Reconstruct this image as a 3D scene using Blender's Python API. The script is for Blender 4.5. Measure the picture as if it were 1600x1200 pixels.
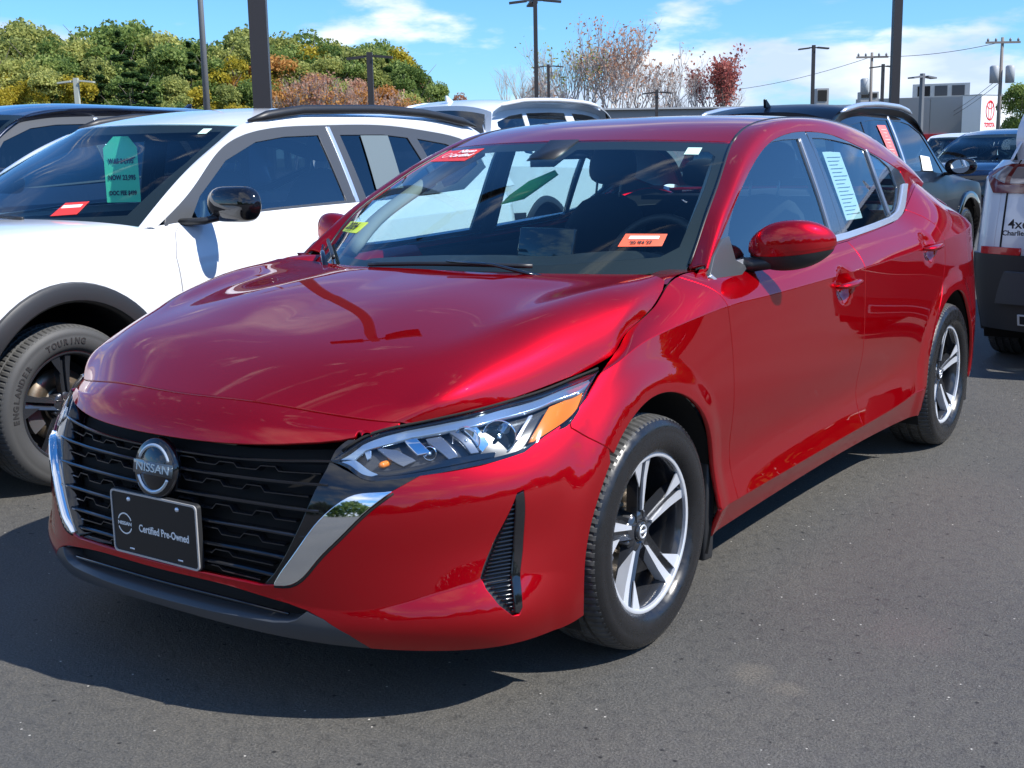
import bpy, bmesh, math, random
import numpy as np
from mathutils import Vector, Matrix, geometry
R = math.radians
random.seed(7); np.random.seed(7)
for o in list(bpy.data.objects): bpy.data.objects.remove(o)
sc = bpy.context.scene; COL = sc.collection
# ---------------------------------------------------------------- camera
cam = bpy.data.cameras.new('camera'); camo = bpy.data.objects.new('camera', cam); COL.objects.link(camo); sc.camera = camo
CP = Vector((2.39381, -2.77665, 1.31130)); yaw, pit, rol, fpx = .61215, -.184688, -.019177, 1927.35
fw = Vector((-math.sin(yaw)*math.cos(pit), math.cos(yaw)*math.cos(pit), math.sin(pit)))
rt = Vector((math.cos(yaw), math.sin(yaw), 0)); up = rt.cross(fw)
r2 = rt*math.cos(rol)+up*math.sin(rol); u2 = -rt*math.sin(rol)+up*math.cos(rol)
m = Matrix((r2, u2, -fw)).transposed().to_4x4(); m.translation = CP; camo.matrix_world = m
cam.sensor_width = 36; cam.lens = 36*fpx/1600; cam.clip_start = .05; cam.clip_end = 3000
# ---------------------------------------------------------------- light and exposure
SUN = Vector((.91, .205, 1.0)).normalized(); EL = math.asin(SUN.z); AZ = math.atan2(SUN.x, SUN.y)
sun = bpy.data.lights.new('sun', 'SUN'); sun.energy = 5.0; sun.angle = R(.53); sun.color = (1, .955, .89)
suno = bpy.data.objects.new('sun', sun); COL.objects.link(suno); suno.rotation_euler = SUN.to_track_quat('Z', 'Y').to_euler()
world = bpy.data.worlds.new('World'); sc.world = world; world.use_nodes = True
nt = world.node_tree; N = nt.nodes; LK = nt.links
bg = N['Background']; sky = N.new('ShaderNodeTexSky'); sky.sky_type = 'NISHITA'; sky.sun_disc = False
sky.sun_elevation = EL; sky.sun_rotation = AZ; sky.altitude = 50; sky.air_density = 1.0; sky.dust_density = .25; sky.ozone_density = 2.2
tc = N.new('ShaderNodeTexCoord'); sep = N.new('ShaderNodeSeparateXYZ'); LK.new(tc.outputs['Generated'], sep.inputs[0])
# clouds: project the direction on a flat layer
mz = N.new('ShaderNodeMath'); mz.operation = 'ADD'; mz.inputs[1].default_value = .10; LK.new(sep.outputs['Z'], mz.inputs[0])
mx = N.new('ShaderNodeMath'); mx.operation = 'MAXIMUM'; mx.inputs[1].default_value = .02; LK.new(mz.outputs[0], mx.inputs[0])
dv = N.new('ShaderNodeVectorMath'); dv.operation = 'DIVIDE'; LK.new(tc.outputs['Generated'], dv.inputs[0])
cb = N.new('ShaderNodeCombineXYZ'); [LK.new(mx.outputs[0], cb.inputs[i]) for i in (0, 1)]; cb.inputs[2].default_value = 1; LK.new(cb.outputs[0], dv.inputs[1])
n1 = N.new('ShaderNodeTexNoise'); n1.inputs['Scale'].default_value = .62; n1.inputs['Detail'].default_value = 9; n1.inputs['Roughness'].default_value = .56; n1.inputs['Distortion'].default_value = .25
mp = N.new('ShaderNodeMapping'); mp.inputs['Location'].default_value = (3.1, 1.7, .4); LK.new(dv.outputs[0], mp.inputs[0]); LK.new(mp.outputs[0], n1.inputs['Vector'])
# extra low bank of cumulus near the horizon
n3 = N.new('ShaderNodeTexNoise'); n3.inputs['Scale'].default_value = 9; n3.inputs['Detail'].default_value = 7; n3.inputs['Roughness'].default_value = .55
mp3 = N.new('ShaderNodeMapping'); mp3.inputs['Scale'].default_value = (.6, .6, 1.9); mp3.inputs['Location'].default_value = (.35, 2.2, 0); LK.new(tc.outputs['Generated'], mp3.inputs[0]); LK.new(mp3.outputs[0], n3.inputs['Vector'])
cr = N.new('ShaderNodeMapRange'); cr.interpolation_type = 'SMOOTHSTEP'; cr.inputs[1].default_value = .53; cr.inputs[2].default_value = .68; LK.new(n1.outputs[0], cr.inputs[0])
low = N.new('ShaderNodeMapRange'); low.inputs[1].default_value = .0; low.inputs[2].default_value = .17; low.inputs[3].default_value = .40; low.inputs[4].default_value = .60; LK.new(sep.outputs['Z'], low.inputs[0])
sb = N.new('ShaderNodeMath'); sb.operation = 'SUBTRACT'; LK.new(n3.outputs[0], sb.inputs[0]); LK.new(low.outputs[0], sb.inputs[1])
cr3 = N.new('ShaderNodeMapRange'); cr3.interpolation_type = 'SMOOTHSTEP'; cr3.inputs[1].default_value = -.01; cr3.inputs[2].default_value = .10; LK.new(sb.outputs[0], cr3.inputs[0])
mxc = N.new('ShaderNodeMath'); mxc.operation = 'MAXIMUM'; LK.new(cr.outputs[0], mxc.inputs[0]); LK.new(cr3.outputs[0], mxc.inputs[1])
sc_ = N.new('ShaderNodeMath'); sc_.operation = 'MULTIPLY'; sc_.inputs[1].default_value = .85; LK.new(mxc.outputs[0], sc_.inputs[0])
shade = N.new('ShaderNodeMixRGB'); shade.inputs[1].default_value = (5.2, 6.1, 8.0, 1); shade.inputs[2].default_value = (9.0, 9.2, 9.5, 1)
n2 = N.new('ShaderNodeTexNoise'); n2.inputs['Scale'].default_value = 14; n2.inputs['Detail'].default_value = 5; LK.new(mp3.outputs[0], n2.inputs['Vector'])
cr2 = N.new('ShaderNodeMapRange'); cr2.inputs[1].default_value = .38; cr2.inputs[2].default_value = .6; LK.new(n2.outputs[0], cr2.inputs[0]); LK.new(cr2.outputs[0], shade.inputs[0])
mixc = N.new('ShaderNodeMixRGB'); LK.new(sc_.outputs[0], mixc.inputs[0])
tint = N.new('ShaderNodeMixRGB'); tint.blend_type = 'MULTIPLY'; tint.inputs[0].default_value = 1; LK.new(sky.outputs[0], tint.inputs[1])
hz = N.new('ShaderNodeMapRange'); hz.inputs[1].default_value = 0; hz.inputs[2].default_value = .6; LK.new(sep.outputs['Z'], hz.inputs[0])
tr_ = N.new('ShaderNodeMixRGB'); tr_.inputs[1].default_value = (.57, .95, 1.46, 1); tr_.inputs[2].default_value = (.42, 1.02, 1.60, 1); LK.new(hz.outputs[0], tr_.inputs[0]); LK.new(tr_.outputs[0], tint.inputs[2])
LK.new(tint.outputs[0], mixc.inputs[1]); LK.new(shade.outputs[0], mixc.inputs[2]); LK.new(mixc.outputs[0], bg.inputs[0]); bg.inputs[1].default_value = .098
vs = sc.view_settings; vs.view_transform = 'Standard'; vs.look = 'None'; vs.exposure = .50; vs.gamma = 1; vs.use_curve_mapping = False
sc.cycles.max_bounces = 8; sc.cycles.transparent_max_bounces = 12; sc.cycles.glossy_bounces = 5; sc.cycles.use_denoising = True; sc.cycles.caustics_reflective = False; sc.cycles.caustics_refractive = False
# ---------------------------------------------------------------- materials
def pbr(name, col, rough=.5, metal=0., coat=0., coatr=.03, spec=.5, emit=None, alpha=1):
    m = bpy.data.materials.new(name); m.use_nodes = True; b = m.node_tree.nodes['Principled BSDF']
    b.inputs['Base Color'].default_value = (*col, 1); b.inputs['Roughness'].default_value = rough; b.inputs['Metallic'].default_value = metal
    b.inputs['Coat Weight'].default_value = coat; b.inputs['Coat Roughness'].default_value = coatr; b.inputs['Specular IOR Level'].default_value = spec
    if emit: b.inputs['Emission Color'].default_value = (*emit[0], 1); b.inputs['Emission Strength'].default_value = emit[1]
    return m
def nz(m, scale, detail=4, out='Fac', coord='Object', rough=.5, vscale=None):
    n = m.node_tree.nodes; l = m.node_tree.links; t = n.new('ShaderNodeTexCoord'); x = n.new('ShaderNodeTexNoise'); x.inputs['Scale'].default_value = scale; x.inputs['Detail'].default_value = detail; x.inputs['Roughness'].default_value = rough
    if vscale:
        q = n.new('ShaderNodeMapping'); q.inputs['Scale'].default_value = vscale; l.new(t.outputs[coord], q.inputs[0]); l.new(q.outputs[0], x.inputs['Vector'])
    else: l.new(t.outputs[coord], x.inputs['Vector'])
    return x.outputs[0]
def ramp(m, fac, stops):
    n = m.node_tree.nodes; r = n.new('ShaderNodeValToRGB'); m.node_tree.links.new(fac, r.inputs[0]); e = r.color_ramp.elements
    while len(e) < len(stops): e.new(.5)
    for q, (p, c) in zip(e, stops): q.position = p; q.color = (*c, 1)
    return r.outputs[0]
def bump(m, h, s, d=.01):
    n = m.node_tree.nodes; b = n.new('ShaderNodeBump'); b.inputs['Strength'].default_value = s; b.inputs['Distance'].default_value = d
    m.node_tree.links.new(h, b.inputs['Height']); m.node_tree.links.new(b.outputs[0], n['Principled BSDF'].inputs['Normal'])
def lk(m, o, inp): m.node_tree.links.new(o, m.node_tree.nodes['Principled BSDF'].inputs[inp])
def glass(name, tint, ior=1.5, refl=1.0, rough=0.0):
    m = bpy.data.materials.new(name); m.use_nodes = True; n = m.node_tree.nodes; l = m.node_tree.links; n.clear()
    o = n.new('ShaderNodeOutputMaterial'); mx = n.new('ShaderNodeMixShader'); tr = n.new('ShaderNodeBsdfTransparent'); gl = n.new('ShaderNodeBsdfGlossy'); f = n.new('ShaderNodeFresnel')
    tr.inputs[0].default_value = (*tint, 1); gl.inputs['Roughness'].default_value = rough; gl.inputs['Color'].default_value = (refl, refl, refl, 1)
    ab = n.new('ShaderNodeNewGeometry'); im = n.new('ShaderNodeMix'); im.inputs[2].default_value = ior; im.inputs[3].default_value = 1/ior; l.new(ab.outputs['Backfacing'], im.inputs[0]); l.new(im.outputs[0], f.inputs[0]); l.new(f.outputs[0], mx.inputs[0]); l.new(tr.outputs[0], mx.inputs[1]); l.new(gl.outputs[0], mx.inputs[2]); l.new(mx.outputs[0], o.inputs[0]); return m
def add_flakes(m, scale=1400, s=.25):
    n = m.node_tree.nodes; l = m.node_tree.links; t = n.new('ShaderNodeTexCoord'); v = n.new('ShaderNodeTexVoronoi'); v.inputs['Scale'].default_value = scale; l.new(t.outputs['Object'], v.inputs['Vector'])
    x = n.new('ShaderNodeBump'); x.inputs['Strength'].default_value = s; x.inputs['Distance'].default_value = .0006; l.new(v.outputs['Distance'], x.inputs['Height']); l.new(x.outputs[0], n['Principled BSDF'].inputs['Normal'])
M = {}
M['red'] = pbr('red_metallic_paint', (.47, .0007, .007), .37, .78, 1, .008, .0); M['red'].node_tree.nodes['Principled BSDF'].inputs['Specular Tint'].default_value = (.55, .005, .02, 1)
M['redin'] = pbr('red_inner', (.08, .001, .003), .6)
M['gloss'] = pbr('gloss_black', (.006, .006, .008), .07, 0, .5)
M['frame'] = pbr('frame_black', (.03, .035, .042), .16, 0, .8)
M['blackp'] = pbr('black_plastic', (.018, .019, .021), .42)
bump(M['blackp'], nz(M['blackp'], 900, 2), .15, .001)
M['greyp'] = pbr('grey_plastic', (.05, .055, .062), .36)
M['dark'] = pbr('matt_black', (.006, .006, .006), .85)
M['chrome'] = pbr('chrome', (.86, .88, .9), .045, 1)
M['satin'] = pbr('satin_trim', (.62, .67, .74), .30, .75)
M['machined'] = pbr('machined_alloy', (.82, .85, .90), .40, .6)
M['rim'] = pbr('rim_black', (.024, .026, .031), .20, 0, .8)
M['cav'] = pbr('grey_metal', (.30, .30, .31), .42, .9)
M['rust'] = pbr('brake_iron', (.33, .27, .2), .42, .9)
M['tyre'] = pbr('tyre_rubber', (.022, .022, .023), .5)
lk(M['tyre'], ramp(M['tyre'], nz(M['tyre'], 60, 6), [(.35, (.045, .045, .044)), (.7, (.095, .093, .088))]), 'Base Color'); bump(M['tyre'], nz(M['tyre'], 350, 3), .2, .002)
M['wall'] = pbr('tyre_sidewall', (.012, .012, .013), .3)
lk(M['wall'], ramp(M['wall'], nz(M['wall'], 35, 6), [(.3, (.16, .16, .16)), (.75, (.42, .42, .42))]), 'Roughness')
M['ws'] = glass('windscreen_glass', (.74, .90, .90), 1.45)
M['sg'] = glass('side_glass', (.62, .80, .83), 2.2)
M['tg'] = glass('tinted_glass', (.07, .09, .11), 1.9)
M['lens'] = glass('lamp_lens', (.93, .95, .97), 1.45)
M['amber'] = pbr('amber_reflector', (.85, .22, .01), .12, 0, 1, emit=None)
M['lampin'] = pbr('lamp_black', (.05, .055, .065), .25)
M['satin2'] = pbr('dull_trim', (.26, .29, .33), .3, .8)
M['drl'] = pbr('lamp_sky_tint', (.34, .46, .60), .16, .7, 1)  # clear light guide; the sky's blue reflection is put into its base colour
M['silver'] = pbr('lamp_silver', (.26, .28, .31), .22, .8)
M['bar'] = pbr('grille_gloss', (.012, .013, .016), .16, 0, .8)
M['white'] = pbr('white_print', (.82, .82, .80), .5)
M['platebk'] = pbr('plate_black', (.014, .014, .015), .3)
M['seat'] = pbr('black_cloth', (.012, .012, .014), .85)
M['dash'] = pbr('dash_black', (.02, .021, .022), .55)
M['headl'] = pbr('light_headliner', (.32, .31, .29), .9)
M['redst'] = pbr('red_sticker', (.72, .045, .035), .45)
M['orst'] = pbr('orange_sticker', (.8, .13, .06), .45)
M['yelst'] = pbr('yellow_sticker', (.66, .82, .05), .45)
M['grtag'] = pbr('green_card', (.12, .78, .45), .6)
M['paper'] = pbr('white_paper', (.78, .80, .77), .7)
M['ink'] = pbr('black_ink', (.02, .02, .02), .6)
# ---------------------------------------------------------------- object helpers
def tag(o, label=None, cat=None, group=None, kind=None):
    for k, v in (('label', label), ('category', cat), ('group', group), ('kind', kind)):
        if v: o[k] = v
    return o
def empty(name, loc=(0, 0, 0), rz=0, parent=None):
    o = bpy.data.objects.new(name, None); COL.objects.link(o); o.location = loc; o.rotation_euler = (0, 0, rz); o.parent = parent; o.empty_display_size = .1; return o
def obj(name, me, mat, parent=None, loc=None, rot=None):
    o = bpy.data.objects.new(name, me); COL.objects.link(o)
    if mat is not None:
        me.materials.clear()
        for q in (mat if isinstance(mat, (list, tuple)) else [mat]): me.materials.append(q)
    if parent: o.parent = parent
    if loc is not None: o.location = loc
    if rot is not None: o.rotation_euler = rot
    return o
def mesh(name, V, F, smooth=True, mi=None):
    me = bpy.data.meshes.new(name); me.from_pydata([tuple(map(float, v)) for v in V], [], [tuple(int(i) for i in f) for f in F])
    me.polygons.foreach_set('use_smooth', [smooth]*len(me.polygons))
    if mi is not None: me.polygons.foreach_set('material_index', mi)
    me.update(); return me
class MB:
    def __init__(s): s.V = []; s.F = []; s.MI = []
    def add(s, V, F, mi=0):
        b = len(s.V); s.V += [tuple(v) for v in V]; s.F += [tuple(b+i for i in f) for f in F]; s.MI += [mi]*len(F)
    def box(s, c, d, rot=None, mi=0):
        P = [Vector((x*d[0]/2, y*d[1]/2, z*d[2]/2)) for x in (-1, 1) for y in (-1, 1) for z in (-1, 1)]
        if rot is not None: P = [rot @ p for p in P]
        s.add([p+Vector(c) for p in P], [(0, 1, 3, 2), (4, 6, 7, 5), (0, 4, 5, 1), (2, 3, 7, 6), (0, 2, 6, 4), (1, 5, 7, 3)], mi)
    def tube(s, pts, rad, n=8, mi=0, cap=True, flat=1.0):
        pts = [Vector(p) for p in pts]; rad = rad if hasattr(rad, '__len__') else [rad]*len(pts); V = []; F = []; pu = None
        for i, p in enumerate(pts):
            d = (pts[min(i+1, len(pts)-1)]-pts[max(i-1, 0)]).normalized()
            u = d.cross(Vector((0, 0, 1))) if pu is None else (pu-d*pu.dot(d))
            if u.length < 1e-4: u = d.cross(Vector((1, 0, 0)))
            u.normalize(); pu = u; w = d.cross(u)
            V += [p+(u*math.cos(a*2*math.pi/n)+w*math.sin(a*2*math.pi/n)*flat)*rad[i] for a in range(n)]
        for i in range(len(pts)-1):
            for a in range(n): F.append((i*n+a, i*n+(a+1) % n, (i+1)*n+(a+1) % n, (i+1)*n+a))
        if cap: F.append(tuple(range(n))[::-1]); F.append(tuple((len(pts)-1)*n+a for a in range(n)))
        s.add(V, F, mi)
    def lathe(s, prof, n=48, axis='x', mi=0, closed=False, a0=0, a1=2*math.pi):
        full = abs(a1-a0-2*math.pi) < 1e-6; k = n if full else n+1; V = []; F = []
        for i in range(k):
            a = a0+(a1-a0)*i/n; c, q = math.cos(a), math.sin(a)
            for (x, r) in prof: V.append((x, r*c, r*q) if axis == 'x' else (r*c, r*q, x))
        L = len(prof)
        for i in range(n):
            j = (i+1) % k
            for b in range(L-1): F.append((i*L+b, i*L+b+1, j*L+b+1, j*L+b))
            if closed: F.append((i*L+L-1, i*L, j*L, j*L+L-1))
        s.add(V, F, mi)
    def prism(s, poly, f0, f1, mi=0):
        """poly 2D list; f0,f1 map (a,b)->3D for the two faces"""
        n = len(poly); V = [f0(*p) for p in poly]+[f1(*p) for p in poly]
        s.add(V, [tuple(range(n))[::-1], tuple(range(n, 2*n))]+[(i, (i+1) % n, n+(i+1) % n, n+i) for i in range(n)], mi)
    def me(s, name, smooth=True): return mesh(name, s.V, s.F, smooth, s.MI)
    def build(s, name, mat, parent=None, smooth=True, auto=None, **k):
        me = s.me(name, smooth); fixn(me)
        if auto and smooth: sharp(me, auto)
        return obj(name, me, mat, parent, **k)
def fixn(me):
    bm = bmesh.new(); bm.from_mesh(me); bmesh.ops.recalc_face_normals(bm, faces=bm.faces); bm.to_mesh(me); bm.free()
def sharp(me, deg):
    bm = bmesh.new(); bm.from_mesh(me); bm.edges.ensure_lookup_table(); lim = R(deg)
    for e in bm.edges:
        if len(e.link_faces) == 2 and e.calc_face_angle(0) > lim: e.smooth = False
    bm.to_mesh(me); bm.free()
def bevel(o, w=.004, seg=2, ang=35):
    b = o.modifiers.new('bevel', 'BEVEL'); b.width = w; b.segments = seg; b.limit_method = 'ANGLE'; b.angle_limit = R(ang); return o
def copy_tree(o, parent=None):
    c = o.copy(); COL.objects.link(c)
    if parent: c.parent = parent
    for ch in o.children: copy_tree(ch, c)
    return c
def pip(P, poly):
    x, y = P[:, 0], P[:, 1]; ins = np.zeros(len(P), bool); n = len(poly); j = n-1
    for i in range(n):
        xi, yi = poly[i]; xj, yj = poly[j]
        if yi != yj: ins ^= ((yi > y) != (yj > y)) & (x < (xj-xi)*(y-yi)/(yj-yi)+xi)
        j = i
    return ins
def inset(poly, g):
    P = np.array(poly, float); a = .5*np.sum(P[:, 0]*np.roll(P[:, 1], -1)-np.roll(P[:, 0], -1)*P[:, 1]); sg = 1 if a > 0 else -1
    d0 = P-np.roll(P, 1, 0); d1 = np.roll(P, -1, 0)-P
    d0 /= np.maximum(np.linalg.norm(d0, axis=1), 1e-9)[:, None]; d1 /= np.maximum(np.linalg.norm(d1, axis=1), 1e-9)[:, None]
    n0 = np.stack([-d0[:, 1], d0[:, 0]], 1)*sg; n1 = np.stack([-d1[:, 1], d1[:, 0]], 1)*sg; n = n0+n1; L = np.maximum((n*n).sum(1), .6)[:, None]
    return P+n*2/L*g
def densify(poly, st):
    out = []; n = len(poly)
    for i in range(n):
        a = np.array(poly[i], float); b = np.array(poly[(i+1) % n], float); k = max(1, int(np.ceil(np.linalg.norm(b-a)/st)))
        for q in range(k): out.append(a+(b-a)*q/k)
    return np.array(out)
def smooth_poly(pts, n=6):
    """open polyline through pts -> spline samples"""
    P = np.array([(p[0], p[1], 0) for p in pts], float); c = Curve3(P); u = np.linspace(0, c.len, (len(pts)-1)*n+1); return [tuple(q[:2]) for q in c.ev(u)]
def panel(name, surf, outline, mat, parent=None, holes=(), step=.02, depth=0., thick=.014, gap=.002, mirror=False, lines=(), lift=None, edge=.0016):
    out = densify(inset(outline, gap), step*.7); hs = [densify(inset(h, -gap), step*.7) for h in holes]
    lo = out.min(0); hi = out.max(0); xs = np.arange(lo[0]+step/2, hi[0], step); ys = np.arange(lo[1]+step/2, hi[1], step)
    g = np.array([(x, y) for x in xs for y in ys]).reshape(-1, 2)
    if len(g):
        for c in lines: g = g[np.abs(g[:, 1]-c) > step*.35]
        g = np.concatenate([g]+[np.array([(x, c+e) for x in xs for e in (-.004, .004)]) for c in lines if lo[1] < c < hi[1]])
        ok = pip(g, out)
        for h in hs: ok &= ~pip(g, h)
        g = g[ok]; B = np.concatenate([out]+hs)
        if len(g):
            dm = np.min(np.hypot(g[:, None, 0]-B[None, :, 0], g[:, None, 1]-B[None, :, 1]), axis=1); g = g[dm > step*.4]
    loops = []; base = 0; edges = []
    for L in [out]+hs:
        idx = list(range(base, base+len(L))); loops.append(idx); edges += [(idx[i], idx[(i+1) % len(idx)]) for i in range(len(idx))]; base += len(L)
    P = np.concatenate([out]+hs+([g] if len(g) else []))
    r = geometry.delaunay_2d_cdt([Vector(p) for p in P], edges, [], 0, 1e-6)
    V2 = np.array([tuple(v) for v in r[0]]); T = np.array([f for f in r[2] if len(f) == 3]); omap = {}
    for i, src in enumerate(r[3]):
        for q in src: omap[q] = i
    cen = V2[T].mean(1); ok = pip(cen, out)
    for h in hs: ok &= ~pip(cen, h)
    T = T[ok]
    X = surf.ev(V2[:, 0], V2[:, 1]); Nn = surf.nrm(V2[:, 0], V2[:, 1], 5e-4); 
    dd = depth if lift is None else depth-lift(V2)
    X = X-Nn*(np.broadcast_to(dd, len(X))[:, None])
    fn = np.cross(X[T[:, 1]]-X[T[:, 0]], X[T[:, 2]]-X[T[:, 0]]); dt = (fn*Nn[T[:, 0]]).sum(1)
    T = np.where((dt < 0)[:, None], T[:, ::-1], T)
    XX = [X]; NN = [Nn]; FF = [tuple(t) for t in T]; nb = len(X)
    for L, lp in zip([out]+hs, loops):
        idx = np.array([omap.get(i, i) for i in lp]); k = len(idx); c = V2[idx]
        Xi = X[idx]; Ni = Nn[idx]; tg = np.roll(Xi, -1, 0)-np.roll(Xi, 1, 0); o = np.cross(tg, Ni); o /= np.maximum(np.linalg.norm(o, axis=1), 1e-9)[:, None]
        # outward sign: compare with param-space test just outside
        eps = 1e-3; tp = np.roll(c, -1, 0)-np.roll(c, 1, 0); op = np.stack([tp[:, 1], -tp[:, 0]], 1); op /= np.maximum(np.linalg.norm(op, axis=1), 1e-9)[:, None]
        q = c+op*eps; ins = pip(q, out)
        for h in hs: ins &= ~pip(q, h)
        outp = np.where(ins.mean() > .5, -1, 1)*op
        dX = surf.ev(c[:, 0]+outp[:, 0]*eps, c[:, 1]+outp[:, 1]*eps)-surf.ev(c[:, 0], c[:, 1]); sgn = np.where((dX*o).sum(1) < 0, -1, 1)[:, None]; o = o*sgn
        r1 = Xi+o*edge-Ni*edge; r2 = Xi+o*edge-Ni*thick; n1 = (o+Ni)/1.41421
        b1 = nb; b2 = nb+k; b3 = nb+2*k; nb += 3*k; XX += [r1, r2, r2-o*.004]; NN += [n1, o, o]
        f0 = int(idx[0]); 
        for i in range(k):
            j = (i+1) % k; a, b = int(idx[i]), int(idx[j])
            quads = [(a, b1+i, b1+j, b), (b1+i, b2+i, b2+j, b1+j)]
            for qd in quads: FF.append(qd)
    X = np.concatenate(XX); Nn = np.concatenate(NN)
    if mirror: X[:, 0] *= -1; Nn[:, 0] *= -1
    Ft = []
    for f in FF:
        a, b, c = X[f[0]], X[f[1]], X[f[2]]; q = np.cross(b-a, c-a)
        if np.dot(q, Nn[f[0]]+Nn[f[1]]+Nn[f[2]]) < 0: f = f[::-1]
        Ft.append(f)
    me = mesh(name, X, Ft); me.normals_split_custom_set_from_vertices([tuple(n) for n in Nn])
    return obj(name, me, mat, parent)
def sym(half):
    """close a half outline (given from the centre out and back to the centre) over x=0"""
    h = [tuple(p) for p in half]; return h+[(-p[0], p[1]) for p in h[::-1] if abs(p[0]) > 1e-6]
def gridmesh(surf, s0, s1, t0, t1, ns, nt_, depth=0., keep=None, both=False):
    ss, tt = np.meshgrid(np.linspace(s0, s1, ns), np.linspace(t0, t1, nt_)); ss = ss.ravel(); tt = tt.ravel()
    X = surf.ev(ss, tt); 
    if depth: X = X-surf.nrm(ss, tt)*depth
    F = []
    for j in range(nt_-1):
        for i in range(ns-1):
            f = (j*ns+i, j*ns+i+1, (j+1)*ns+i+1, (j+1)*ns+i)
            if keep is None or all(keep(ss[q], tt[q], X[q]) for q in f): F.append(f)
    if both:
        n = len(X); X = np.concatenate([X, X*np.array([-1, 1, 1])]); F += [tuple(n+i for i in f[::-1]) for f in F]
    return X, F
def inv_yz(surf, yz, s0, s1, t0, t1, n=140):
    ss, tt = np.meshgrid(np.linspace(s0, s1, n), np.linspace(t0, t1, n)); ss = ss.ravel(); tt = tt.ravel(); X = surf.ev(ss, tt); out = []
    for y, z in yz:
        k = np.argmin((X[:, 1]-y)**2+(X[:, 2]-z)**2); s, t = ss[k], tt[k]
        for _ in range(6):
            h = 1e-4; Q = surf.ev([s, s+h, s], [t, t, t+h])[:, 1:]; J = (Q[1:]-Q[0]).T/h
            st = np.linalg.lstsq(J, np.array([y, z])-Q[0], rcond=1e-3)[0]; st *= min(1, .03/max(np.linalg.norm(st), 1e-9)); s = float(np.clip(s+st[0], s0, s1)); t = float(np.clip(t+st[1], t0, t1))
        out.append((s, t))
    return out
def text(s, size, mat, parent, loc, rot, name='lettering', ext=.0004, align='CENTER', sx=1., bold=0.):
    cu = bpy.data.curves.new(name, 'FONT'); cu.body = s; cu.size = size; cu.extrude = ext; cu.align_x = align; cu.align_y = 'CENTER'; cu.offset = bold; cu.resolution_u = 3
    tmp = bpy.data.objects.new('tmp', cu); COL.objects.link(tmp); dg = bpy.context.evaluated_depsgraph_get(); me = bpy.data.meshes.new_from_object(tmp.evaluated_get(dg)); bpy.data.objects.remove(tmp)
    o = obj(name, me, mat, parent, loc, rot); o.scale = (sx, 1, 1); return o
# ---------------------------------------------------------------- smooth surfaces
import numpy as np
def _tan_matrix(k, breaks=()):
    """linear map from knot values to C2 spline slopes; the spline is cut at the break indices"""
    k = np.asarray(k, float); n = len(k)
    cuts = [0] + sorted(b for b in breaks if 0 < b < n-1) + [n-1]
    R = np.zeros((n, n)); L = np.zeros((n, n))
    for a, b in zip(cuts[:-1], cuts[1:]):
        m = b-a+1; kk = k[a:b+1]; h = np.diff(kk)
        if m == 2:
            T = np.array([[-1/h[0], 1/h[0]], [-1/h[0], 1/h[0]]])
        else:
            A = np.zeros((m, m)); B = np.zeros((m, m))
            A[0, 0] = 2; A[0, 1] = 1; B[0, 0] = -3/h[0]; B[0, 1] = 3/h[0]
            A[-1, -1] = 2; A[-1, -2] = 1; B[-1, -2] = -3/h[-1]; B[-1, -1] = 3/h[-1]
            for i in range(1, m-1):
                A[i, i-1] = 1/h[i-1]; A[i, i] = 2*(1/h[i-1]+1/h[i]); A[i, i+1] = 1/h[i]
                B[i, i-1] = -3/h[i-1]**2; B[i, i+1] = 3/h[i]**2; B[i, i] = 3/h[i-1]**2-3/h[i]**2
            T = np.linalg.solve(A, B)
        R[a:b+1, a:b+1][:-1] = T[:-1]      # slopes leaving knots
        L[a:b+1, a:b+1][1:] = T[1:]        # slopes arriving
        for r in range(m-1): R[a+r, :] = 0; R[a+r, a:b+1] = T[r]
        for r in range(1, m): L[a+r, :] = 0; L[a+r, a:b+1] = T[r]
    return R, L
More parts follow.
